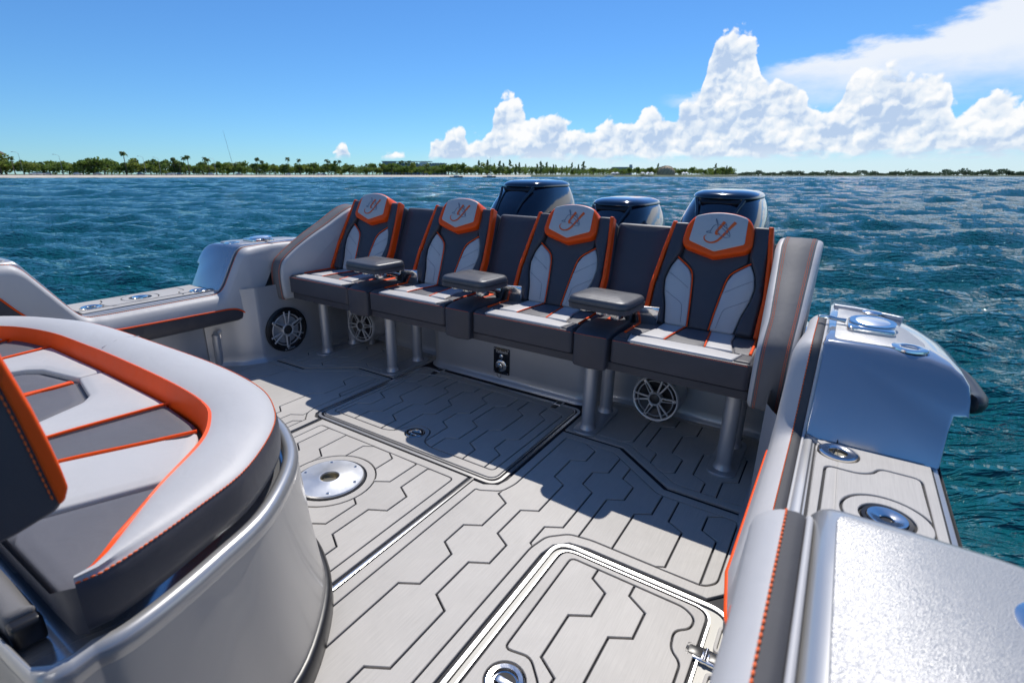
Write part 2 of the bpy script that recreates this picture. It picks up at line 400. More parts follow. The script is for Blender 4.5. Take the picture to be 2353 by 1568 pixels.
def pad(name, poly, fr, h0, h1, r, material, parent=None, segs=4, bulge=0.0, bw=0.03, angle=50):
    """an upholstered panel: vertical sides, edge rolled over with radius r, optionally crowned"""
    poly = ccw([(float(x), float(y)) for x, y in poly]); A = np.array(poly); n = len(poly)
    nrm = np.roll(A, -1, axis=0) - np.roll(A, 1, axis=0); nrm = np.stack([-nrm[:, 1], nrm[:, 0]], 1); nrm /= np.maximum(np.linalg.norm(nrm, axis=1, keepdims=True), 1e-9)
    mid = (A + np.roll(A, -1, axis=0)) / 2; en = np.roll(A, -1, axis=0) - A; el_ = np.linalg.norm(en, axis=1); en = np.stack([-en[:, 1], en[:, 0]], 1) / np.maximum(el_[:, None], 1e-9)
    src = [(A, nrm)]
    k_sub = [(A + (np.roll(A, -1, axis=0) - A) * f, en, f) for f in (0.5, 0.25, 0.75)]
    for q, e, f in k_sub:
        m_ = el_ > r * (1.5 if f == 0.5 else 3.0)
        src.append((q[m_], e[m_]))
    pts = []
    levels = [r * (1 - math.cos(k / segs * math.pi / 2)) for k in range(1, segs + 1)]
    if bulge: levels += [r + bw * 0.33, r + bw * 0.66, r + bw]
    for d in levels:
        for q, e in src:
            if not len(q): continue
            c = q + e * d; dd = dist_poly(c, poly)
            pts += [tuple(p) for p, w in zip(c, dd) if w > d * 0.93 and inside(p, poly)]
    keep = []; cell = {}
    md = max(r * 0.12, 0.0006)
    for p in pts:
        key = (int(p[0] / md), int(p[1] / md))
        if key in cell: continue
        cell[key] = 1; keep.append(p)
    ov, oe, of, *_ = delaunay_2d_cdt([Vector(p) for p in poly] + [Vector(p) for p in keep], [(i, (i + 1) % n) for i in range(n)], [], 1, 1e-7)
    P = np.array([tuple(v) for v in ov]); d = dist_poly(P, poly)
    h = np.where(d < r, h1 - r + np.sqrt(np.maximum(0, r * r - (r - np.minimum(d, r)) ** 2)), h1)
    if bulge: h = h + bulge * np.sin(np.clip((d - r) / bw, 0, 1) * math.pi / 2)
    bm = bmesh.new(); T = [bm.verts.new(fr(p[0], p[1], hh)) for p, hh in zip(P, h)]
    for f in of:
        g = list(f)
        if area2([ov[k] for k in g]) < 0: g.reverse()
        try: bm.faces.new([T[k] for k in g])
        except ValueError: pass
    S1 = T[:n]; S0 = [bm.verts.new(fr(x, y, h0)) for x, y in poly]
    for i in range(n):
        try: bm.faces.new((S0[i], S0[(i + 1) % n], S1[(i + 1) % n], S1[i]))
        except ValueError: pass
    bm.faces.new(list(reversed(S0)))
    return finish(bm, name, material, parent, angle=angle)
def tube_bm(bm, pts, r, n=8, closed=False, caps=True, flat=1.0, up=None):
    P = [Vector(p) for p in pts]; rings = []; L = len(P)
    prev = None
    for i, p in enumerate(P):
        t = (P[(i + 1) % L] - P[i - 1]) if closed else (P[min(i + 1, L - 1)] - P[max(i - 1, 0)])
        t.normalize()
        ref = Vector(up) if up is not None else (prev if prev is not None else (Vector((0, 0, 1)) if abs(t.z) < 0.9 else Vector((1, 0, 0))))
        s = t.cross(ref)
        if s.length < 1e-5: s = t.cross(Vector((1, 0.1, 0)))
        s.normalize(); u = s.cross(t); prev = u
        rr = r[i] if isinstance(r, (list, tuple)) else r
        rings.append([bm.verts.new(p + (s * math.cos(a) + u * math.sin(a) * flat) * rr) for a in [k * 2 * math.pi / n for k in range(n)]])
    m = L if closed else L - 1
    for i in range(m):
        a, b = rings[i], rings[(i + 1) % L]
        for k in range(n):
            bm.faces.new((a[k], a[(k + 1) % n], b[(k + 1) % n], b[k]))
    if caps and not closed:
        bm.faces.new(list(reversed(rings[0]))); bm.faces.new(rings[-1])
def tube(name, pts, r, material, parent=None, n=8, closed=False, flat=1.0, up=None):
    bm = bmesh.new(); tube_bm(bm, pts, r, n, closed, True, flat, up)
    return finish(bm, name, material, parent, angle=60)
def stitch(name, pts, material, parent, step=0.008, ln=0.0055, w=0.0011, n2=None):
    """a row of short thread stitches along a path"""
    P = [Vector(p) for p in pts]; bm = bmesh.new(); acc = 0.0; nxt = 0.0
    for a, b in zip(P, P[1:]):
        d = b - a; L = d.length
        if L < 1e-7: continue
        t = d / L
        while nxt <= acc + L:
            c = a + t * (nxt - acc)
            tube_bm(bm, [c - t * ln / 2, c, c + t * ln / 2], [w * .5, w, w * .5], 5)
            nxt += step
        acc += L
    return finish(bm, name, material, parent, angle=80)
def box(name, lo, hi, material, parent=None, bev=0.0, segs=2, fr=FLAT):
    bm = bmesh.new()
    vs_ = [bm.verts.new(fr(x, y, z)) for x in (lo[0], hi[0]) for y in (lo[1], hi[1]) for z in (lo[2], hi[2])]
    for f in ((0, 1, 3, 2), (4, 6, 7, 5), (0, 4, 5, 1), (2, 3, 7, 6), (0, 2, 6, 4), (1, 5, 7, 3)):
        bm.faces.new([vs_[i] for i in f])
    if bev: bmesh.ops.bevel(bm, geom=list(bm.edges), offset=bev, segments=segs, affect='EDGES', profile=0.5)
    return finish(bm, name, material, parent, angle=45)
def lathe_bm(bm, prof, fr, n=32, a0=0, a1=2 * math.pi):
    """prof: (radius, height along W)"""
    full = abs(a1 - a0) > 6.28; m = n if full else n + 1; rings = []
    for r, h in prof:
        if r < 1e-6: rings.append([bm.verts.new(fr(0, 0, h))])
        else: rings.append([bm.verts.new(fr(r * math.cos(a0 + (a1 - a0) * k / n), r * math.sin(a0 + (a1 - a0) * k / n), h)) for k in range(m)])
    for a, b in zip(rings, rings[1:]):
        for k in range(m if full else m - 1):
            k2 = (k + 1) % m
            f = [a[k % len(a)], a[k2 % len(a)], b[k2 % len(b)], b[k % len(b)]]
            f = [v for i, v in enumerate(f) if v not in f[:i]]
            if len(f) > 2: bm.faces.new(f)
def lathe(name, prof, fr, material, parent=None, n=32, angle=35):
    bm = bmesh.new(); lathe_bm(bm, prof, fr, n)
    return finish(bm, name, material, parent, angle=angle)
def loft(name, sections, material, parent=None, closed=False, caps=False, angle=40, matf=None):
    """sections: lists of 3D points, joined one to the next"""
    bm = bmesh.new(); R = [[bm.verts.new(p) for p in s] for s in sections]; n = len(R[0])
    for a, b in zip(R, R[1:]):
        for k in range(n if closed else n - 1):
            f = bm.faces.new((a[k], a[(k + 1) % n], b[(k + 1) % n], b[k]))
            if matf: f.material_index = matf(k)
    if caps:
        bm.faces.new(list(reversed(R[0]))); bm.faces.new(R[-1])
    return finish(bm, name, material, parent, angle=angle)
def text_mesh(name, body, size, fr, material, parent, shear=0.0, sx=1.0):
    cu = bpy.data.curves.new(name, 'FONT'); cu.body = body; cu.size = size; cu.align_x = 'CENTER'; cu.align_y = 'CENTER'; cu.shear = shear
    t = bpy.data.objects.new(name, cu); COL.objects.link(t)
    dg = bpy.context.evaluated_depsgraph_get()
    me = bpy.data.meshes.new_from_object(t.evaluated_get(dg))
    bpy.data.objects.remove(t, do_unlink=True)
    for v in me.vertices:
        c = v.co.copy(); v.co = fr(c.x * sx, c.y, 0)
    me.materials.clear(); me.materials.append(MATS[material]); me.name = name
    return link(bpy.data.objects.new(name, me), parent)
def inside(p, poly):
    x, y = p; c = False; n = len(poly)
    for i in range(n):
        x1, y1 = poly[i - 1][0], poly[i - 1][1]; x2, y2 = poly[i][0], poly[i][1]
        if (y1 > y) != (y2 > y) and x < (x2 - x1) * (y - y1) / (y2 - y1) + x1: c = not c
    return c
def circle(cx, cy, r, n=40): return [(cx + r * math.cos(2 * math.pi * k / n), cy + r * math.sin(2 * math.pi * k / n)) for k in range(n)]
def pieces(outline, holes, lines, fr, z0, z1, gap, material, parent, name='deck_plank', cham=0.0015, minarea=2e-4):
    """cut a sheet along lines into separate raised pieces with open grooves between them"""
    verts = []; edges = []
    def addloop(p, closed):
        s = len(verts); verts.extend(Vector((q[0], q[1])) for q in p)
        for i in range(len(p) - 1): edges.append((s + i, s + i + 1))
        if closed: edges.append((s + len(p) - 1, s))
    addloop(outline, True)
    for h_ in holes: addloop(h_, True)
    for l in lines: addloop(l, False)
    ov, oe, of, _, oes, _ = delaunay_2d_cdt(verts, edges, [], 0, 1e-5)
    con = {tuple(sorted(oe[i])) for i in range(len(oe)) if oes[i]}
    tri = {}; adj = {}
    for i, f in enumerate(of):
        for k in range(len(f)):
            e = tuple(sorted((f[k], f[(k + 1) % len(f)]))); tri.setdefault(e, []).append(i)
    for e, fs in tri.items():
        if len(fs) == 2 and e not in con:
            adj.setdefault(fs[0], []).append(fs[1]); adj.setdefault(fs[1], []).append(fs[0])
    seen = set(); res = []
    for i0 in range(len(of)):
        if i0 in seen: continue
        st = [i0]; comp = []; seen.add(i0)
        while st:
            i = st.pop(); comp.append(i)
            for j in adj.get(i, []):
                if j not in seen: seen.add(j); st.append(j)
        big = max(comp, key=lambda i: abs(area2([ov[k] for k in of[i]])))
        c = sum((ov[k] for k in of[big]), Vector((0, 0))) / len(of[big])
        if not inside(c, outline) or any(inside(c, h_) for h_ in holes): continue
        A = sum(abs(area2([ov[k] for k in of[i]])) / 2 for i in comp)
        if A < minarea: continue
        cs = set(comp); nxt = {}
        for i in comp:
            f = of[i]
            if area2([ov[k] for k in f]) < 0: f = list(reversed(f))
            for k in range(len(f)):
                a, b = f[k], f[(k + 1) % len(f)]
                fs = tri[tuple(sorted((a, b)))]
                if len([q for q in fs if q in cs]) < 2: nxt.setdefault(a, []).append(b)
        offs = {}
        for a in list(nxt):
            prevs = [q for q in nxt if a in nxt[q]]
            if not prevs: continue
            p, b, c2 = ov[prevs[0]], ov[a], ov[nxt[a][0]]
            e1, e2 = (b - p).normalized(), (c2 - b).normalized()
            n1, n2 = Vector((-e1.y, e1.x)), Vector((-e2.y, e2.x)); m_ = n1 + n2
            if m_.length < 1e-4: offs[a] = n1; continue
            m_.normalize(); offs[a] = m_ / max(0.5, m_.dot(n1))
        bm = bmesh.new(); top = {}; mid = {}; low = {}
        for i in comp:
            for k in of[i]:
                if k in top: continue
                p = ov[k]; d = offs.get(k)
                if d is None: top[k] = bm.verts.new(fr(p.x, p.y, z1)); continue
                q = p + d * (gap / 2 + cham); top[k] = bm.verts.new(fr(q.x, q.y, z1))
                q = p + d * (gap / 2); mid[k] = bm.verts.new(fr(q.x, q.y, z1 - cham)); low[k] = bm.verts.new(fr(q.x, q.y, z0))
        for i in comp:
            f = of[i]
            if area2([ov[k] for k in f]) < 0: f = list(reversed(f))
            try: bm.faces.new([top[k] for k in f])
            except ValueError: pass
        for a, bs in nxt.items():
            for b_ in bs:
                if a in mid and b_ in mid:
                    try:
                        bm.faces.new((mid[a], mid[b_], top[b_], top[a])); bm.faces.new((low[a], low[b_], mid[b_], mid[a]))
                    except ValueError: pass
        bmesh.ops.dissolve_limit(bm, angle_limit=0.01, verts=bm.verts, edges=bm.edges)
        res.append(finish(bm, name, material, parent, smooth=False, recalc=False))
    return res
# ------------------------------------------------------------------ cockpit deck
def flat_poly(name, poly, z, material, parent=None):
    bm = bmesh.new(); bm.faces.new([bm.verts.new((x, y, z)) for x, y in ccw(poly)])
    return finish(bm, name, material, parent, smooth=False)
ZB = -0.009
deck = flat_poly('deck', [(-1.75, -0.7), (1.55, -0.7), (1.55, 2.6), (-1.75, 2.6)], ZB, 'groove')
tag(deck, 'boat cockpit floor of grey planked foam decking with black grooves', 'deck', kind='structure'); BOAT.append(deck)
def mirror(l): return [(-x, y) for x, y in l]
def zig(x0, x1, steps, y0, y1, start=0, j=0.032):
    """a groove running fore and aft that jogs between x0 and x1 at the given stations"""
    s = start; pts = [((x0, x1)[s], y0)]
    for y in steps:
        pts.append(((x0, x1)[s], y)); s = 1 - s; pts.append(((x0, x1)[s], y + j))
    pts.append(((x0, x1)[s], y1))
    return pts
GAP = 0.0062
def mat_zone(outline, lines, parent, rings=(), bw=0.042, r=0.02, rim=True, inner=None):
    out = ccw(outline); inn = inner if inner else rnd(inset(out, bw), r, 4)
    solid = [circle(cx, cy, ri, 40) for cx, cy, ri, ro in rings]
    outer = [circle(cx, cy, ro, 40) for cx, cy, ri, ro in rings]
    pieces(out, [inn] + [], [], FLAT, ZB, 0, GAP * 0.8, 'plank_border', parent, 'border_strip')
    for (cx, cy, ri, ro), s, o_ in zip(rings, solid, outer):
        pieces(o_, [s], [], FLAT, ZB, 0, GAP * 0.8, 'plank_border', parent, 'border_ring')
    pieces(inn, outer, lines, FLAT, ZB, 0, GAP, 'plank', parent)

R_LINES = [
    zig(0.573, 0.627, (0.843, 1.022, 1.154, 1.335), -0.8, 1.46, 0),
    zig(0.693, 0.749, (0.603, 0.840, 1.023, 1.151, 1.329, 1.555, 1.730, 1.858), -0.8, 1.99, 0),
    [(0.86, 1.17)] + zig(0.808, 0.862, (1.298, 1.572, 1.699), 1.204, 2.1, 0),
    zig(0.925, 0.980, (1.562, 1.692), 1.2, 2.0, 0),
    zig(1.040, 1.092, (1.537,), 1.2, 2.0, 0),
    zig(1.153, 1.208, (1.308, 1.532), 1.2, 2.0, 0),
    zig(1.262, 1.315, (1.550, 1.668), 1.2, 2.0, 1),
    zig(0.513, 0.560, (1.10, 1.30), 0.9, 1.36, 0),
]
R_OUT = [(0.441, -0.6), (0.441, 1.388), (0.49, 1.388), (0.538, 1.415), (0.550, 1.46), (0.550, 1.938), (0.830, 1.938), (1.085, 1.744), (1.40, 1.737),
         (1.40, 1.345), (1.345, 1.283), (0.975, 1.283), (0.915, 1.273), (0.875, 1.235), (0.862, 1.18), (0.862, -0.6)]
mat_zone(R_OUT, R_LINES, deck)
L_OUT = mirror(R_OUT[1:10]) + [(-1.40, 1.62), (-1.46, 1.55), (-1.56, 1.48), (-1.60, 1.3), (-1.60, -0.6), (-0.48, -0.6)]
L_OUT[0] = (-0.48, 1.388); L_OUT[1] = (-0.51, 1.388)
L_LINES = [mirror(l) for l in R_LINES[1:]] + [mirror(zig(0.573, 0.627, (0.843, 1.022, 1.154, 1.335, 1.60), -0.8, 1.9, 0)), mirror(zig(1.365, 1.42, (1.20, 1.40), 0.3, 2.0, 0)),
           mirror(zig(1.262, 1.315, (0.8,), -0.8, 1.25, 1)), mirror(zig(1.153, 1.208, (0.9,), -0.8, 1.25, 1))]
mat_zone(L_OUT, L_LINES, deck)
DISC = (-0.02, 1.08)
C_OUT = [(-0.458, -0.6), (0.414, -0.6), (0.414, 1.392), (-0.458, 1.392)]
C_LINES = [zig(0.243, 0.302, (0.845, 1.032, 1.163, 1.343), -0.8, 1.5, 1), zig(0.13, 0.182, (0.866, 1.03, 1.165, 1.344), -0.8, 1.5, 0),
           [(0.07, 1.2), (0.07, 1.323), (0.012, 1.359)], [(-0.107, 1.2), (-0.107, 1.325), (-0.043, 1.364)],
           zig(-0.243, -0.186, (0.9, 1.172, 1.347), -0.8, 1.5, 1), zig(-0.36, -0.305, (0.88, 1.15, 1.35), -0.8, 1.5, 0)]
C_LINES[4] = [(-0.186, -0.8), (-0.186, 1.171), (-0.243, 1.205), (-0.243, 1.347), (-0.19, 1.378), (-0.19, 1.5)]
mat_zone(C_OUT, C_LINES, deck, [(*DISC, 0.136, 0.172)])
# side platforms under the bench
RR_OUT = [(0.550, 1.957), (0.836, 1.957), (1.092, 1.762), (1.40, 1.755), (1.40, 2.40), (0.550, 2.40)]
RR_LINES = [[(0.745, 1.9), (0.745, 2.06), (0.69, 2.06)], [(0.746, 2.06), (0.748, 2.5)], zig(0.806, 0.858, (1.997,), 1.9, 2.5, 0), zig(0.921, 0.977, (1.99, 2.241), 1.8, 2.5, 1), zig(1.031, 1.085, (1.848, 2.002, 2.208), 1.75, 2.5, 0),
            zig(1.15, 1.205, (1.88, 2.10), 1.7, 2.5, 1), zig(1.262, 1.315, (1.92, 2.16), 1.7, 2.5, 0)]
mat_zone(RR_OUT, RR_LINES, deck)
mat_zone(mirror(RR_OUT), [mirror(l) for l in RR_LINES], deck)

# bright metal seam strips
box('seam_strip', (0.424, -0.6, ZB), (0.436, 1.40, -0.002), 'bright_metal', deck, 0.002)
box('seam_strip', (-0.474, -0.6, ZB), (-0.466, 1.40, -0.005), 'black_plastic', deck, 0.0015)

def rrect(x0, x1, y0, y1, r, n=8): return rnd([(x0, y0), (x1, y0), (x1, y1), (x0, y1)], r, n)
def hinge(parent, x, y, rz):
    f = Fr((x, y, 0.0), (math.cos(rz), math.sin(rz), 0), (-math.sin(rz), math.cos(rz), 0))
    pad('hinge', rrect(-0.05, 0.05, -0.022, 0.022, 0.012, 4), f, -0.006, 0.004, 0.002, 'chrome', parent, 2)
    pad('hinge', rrect(-0.042, -0.008, -0.014, 0.014, 0.006, 3), f, 0.0, 0.0055, 0.001, 'black_plastic', parent, 2)
    pad('hinge', rrect(0.008, 0.042, -0.014, 0.014, 0.006, 3), f, 0.0, 0.0055, 0.001, 'black_plastic', parent, 2)
    tube('hinge_pin', [f(0, -0.02, 0.005), f(0, 0, 0.005), f(0, 0.02, 0.005)], 0.005, 'chrome', parent)
def flush_latch(parent, x, y, r):
    f = Fr((x, y, 0), (1, 0, 0), (0, 1, 0))
    lathe('latch', [(r, -0.009), (r, 0.003), (r * 0.93, 0.005), (r * 0.72, 0.004), (r * 0.66, -0.004), (r * 0.4, -0.006), (0, -0.006)], f, 'chrome', parent)
    pad('latch_handle', rrect(-r * 0.5, r * 0.5, -r * 0.2, r * 0.2, r * 0.15, 4), f, -0.006, 0.001, 0.002, 'chrome', parent)

# aft hatch
hatch = thing('hatch_cover', (0, 1.8, 0), 'large aft floor hatch with two hinges by the transom, half in bench shadow', 'hatch')
# its recess rim belongs to the deck
def ring_strip(name, loop, w, z0, z1, material, parent):
    a = ccw(loop); b_ = inset(a, w); bm = bmesh.new(); n = len(a)
    V = [[bm.verts.new((x, y, z)) for x, y in q] for q, z in ((a, z0), (a, z1), (b_, z1), (b_, z0))]
    for p, q in zip(V, V[1:]):
        for i in range(n): bm.faces.new((p[i], p[(i + 1) % n], q[(i + 1) % n], q[i]))
    return finish(bm, name, material, parent, angle=30)
ring_strip('hatch_rim', rrect(-0.536, 0.536, 1.402, 2.196, 0.06), 0.013, ZB, -0.001, 'bright_metal', deck)
HA = rrect(-0.515, 0.515, 1.423, 2.175, 0.048)
ring_strip('hatch_edge', HA, 0.004, ZB, 0.001, 'bright_metal', hatch)
A_OUT = inset(HA, 0.006)
A_IN = rnd([(-0.482, 1.478), (-0.135, 1.478), (-0.085, 1.50), (-0.05, 1.60), (0.05, 1.60), (0.085, 1.50), (0.135, 1.478), (0.472, 1.478), (0.482, 2.075), (0.43, 2.085), (0.33, 2.12), (-0.33, 2.12), (-0.43, 2.085), (-0.482, 2.075)],
           [0.02, 0.03, 0.03, 0.05, 0.05, 0.03, 0.03, 0.02, 0.03, 0.03, 0.03, 0.03, 0.03, 0.03], 5)
A_LINES = [zig(-0.452, -0.39, (1.601, 1.728, 1.95), 1.4, 2.3, 0), zig(-0.335, -0.279, (1.574, 1.752, 1.955), 1.4, 2.3, 0), zig(-0.212, -0.158, (1.576, 1.753, 1.970), 1.4, 2.3, 1),
           zig(-0.095, -0.045, (1.70, 1.86, 2.02), 1.4, 2.3, 0), zig(0.035, 0.09, (1.66, 1.80, 1.98), 1.4, 2.3, 1), zig(0.147, 0.200, (1.573, 1.745, 1.968), 1.4, 2.3, 0),
           zig(0.263, 0.316, (1.570, 1.742, 1.968), 1.4, 2.3, 1), zig(0.377, 0.428, (1.595, 1.718, 1.988), 1.4, 2.3, 1)]
hz = 0.004
FH = Fr((0, 0, hz), (1, 0, 0), (0, 1, 0))
pieces(A_OUT, [A_IN, circle(0, 1.535, 0.045, 28)], [], FH, ZB - hz, 0, GAP * .8, 'plank_border', hatch, 'border_strip')
pieces(A_IN, [], A_LINES, FH, ZB - hz, 0, GAP, 'plank', hatch)
flat_poly('hatch_core', inset(HA, 0.003), ZB + 0.003, 'groove', hatch)
flush_latch(hatch, 0, 1.535, 0.042)
hinge(hatch, -0.40, 2.165, R_(90)); hinge(hatch, 0.40, 2.165, R_(90))

# forward hatch by the coaming
hatchb = thing('hatch_cover', (1.12, 0.8, 0), 'forward floor hatch with bright metal gutter beside the padded coaming', 'hatch')
ring_strip('hatch_rim', rrect(0.874, 1.423, 0.1, 1.270, 0.07), 0.011, ZB, -0.0005, 'bright_metal', deck)
flat_poly('hatch_well', rrect(0.887, 1.41, 0.115, 1.257, 0.06), -0.0075, 'cream_well', deck)
HB = rrect(0.904, 1.372, 0.13, 1.246, 0.055)
ring_strip('hatch_edge', HB, 0.005, ZB, 0.0015, 'bright_metal', hatchb)
flat_poly('hatch_core', inset(HB, 0.005), -0.0045, 'groove', hatchb)
B_OUT = inset(HB, 0.011)
B_IN = rnd([(0.951, 0.20), (1.33, 0.20), (1.338, 0.976), (1.337, 1.035), (1.305, 1.06), (1.297, 1.12), (1.333, 1.15), (1.334, 1.19), (1.30, 1.213), (0.951, 1.213), (0.951, 0.83), (1.02, 0.845), (1.075, 0.79), (1.075, 0.72), (1.02, 0.66), (0.951, 0.67)], 0.02, 4)
B_LINES = [zig(1.042, 1.095, (0.60, 0.828, 1.011, 1.138), 0.1, 1.3, 0), zig(1.158, 1.213, (0.55, 0.74, 1.005, 1.134), 0.1, 1.3, 1)]
B_LINES[1] = [(1.16, 0.1), (1.16, 1.005), (1.214, 1.037), (1.214, 1.133), (1.157, 1.167), (1.157, 1.3)]
pieces(B_OUT, [B_IN, circle(1.0, 0.758, 0.05, 28)], [], FH, ZB - hz + 0.004, 0, GAP * .8, 'plank_border', hatchb, 'border_strip')
pieces(B_IN, [], B_LINES, FH, ZB - hz + 0.004, 0, GAP, 'plank', hatchb)
flush_latch(hatchb, 1.0, 0.758, 0.047)
hinge(hatchb, 1.385, 1.09, 0)
mat_zone(rrect(1.392, 1.46, 0.5, 1.055, 0.02, 4), [], deck, bw=0.014, r=0.006)
mat_zone(rrect(1.392, 1.46, 1.115, 1.215, 0.02, 4), [], deck, bw=0.014, r=0.006)

# round table socket
sock = thing('table_base', (*DISC, 0), 'round brushed aluminium table socket plate screwed into the floor', 'table base')
fd = Fr((*DISC, 0), (1, 0, 0), (0, 1, 0))
lathe('plate', [(0.128, -0.009), (0.128, 0.004), (0.124, 0.008), (0.05, 0.010), (0.042, 0.013), (0.036, 0.013), (0.034, 0.008), (0.034, -0.008)], fd, 'aluminium', sock, 64)
lathe('socket', [(0.0339, 0.006), (0.033, -0.0075), (0, -0.0078)], fd, 'brass', sock, 40)
lathe('seal_ring', [(0.135, -0.0085), (0.1345, -0.002), (0.129, -0.002), (0.1285, -0.0085)], fd, 'black_plastic', sock, 64)
for k in range(6):
    a = k * math.pi / 3 + 0.3
    f = Fr((DISC[0] + 0.108 * math.cos(a), DISC[1] + 0.108 * math.sin(a), 0.008), (1, 0, 0), (0, 1, 0))
    lathe('screw', [(0.006, -0.001), (0.0055, 0.0025), (0.002, 0.003), (0.0015, 0.001), (0, 0.001)], f, 'chrome', sock, 12)
# ------------------------------------------------------------------ hull, gunwales, cockpit walls
hull = thing('boat_hull', (0, 0.8, -0.45), 'silver open boat hull with stepped gunwales around the cockpit', 'boat')
def interp(x, pts):
    if x <= pts[0][0]: return pts[0][1]
    for (a, b), (c, d) in zip(pts, pts[1:]):
        if x <= c: return b + (d - b) * (x - a) / (c - a)
    return pts[-1][1]
def smooth(x, pts, w=0.02): return sum(interp(x + d, pts) for d in (-w, -w / 2, 0, w / 2, w)) / 5
half = [(-1.575, -0.75), (-1.575, 1.38), (-1.56, 1.46), (-1.50, 1.535), (-1.43, 1.595), (-1.385, 1.67), (-1.372, 1.76), (-1.372, 2.26), (-1.35, 2.36), (-1.27, 2.40), (-0.66, 2.40), (-0.57, 2.385), (-0.535, 2.34), (-0.515, 2.29), (-0.46, 2.262)]
plan = [Vector(p) for p in catmull(half, 4)] + [Vector((-x, y)) for x, y in reversed([tuple(p) for p in catmull(half, 4)])]
def wall_sections(zs):
    secs = []
    for z, off in zs:
        q = []
        for i, p in enumerate(plan):
            a, b = plan[max(i - 1, 0)], plan[min(i + 1, len(plan) - 1)]
            t = (b - a).normalized(); q.append((p.x + t.y * off, p.y - t.x * off, z))
        secs.append(q)
    return secs
loft('cockpit_wall', wall_sections([(-0.009, 0.022), (0.004, 0.018), (0.012, 0.008), (0.03, 0.001), (0.06, 0), (0.25, 0), (0.46, 0.0)]), 'wall_silver', hull, angle=60)

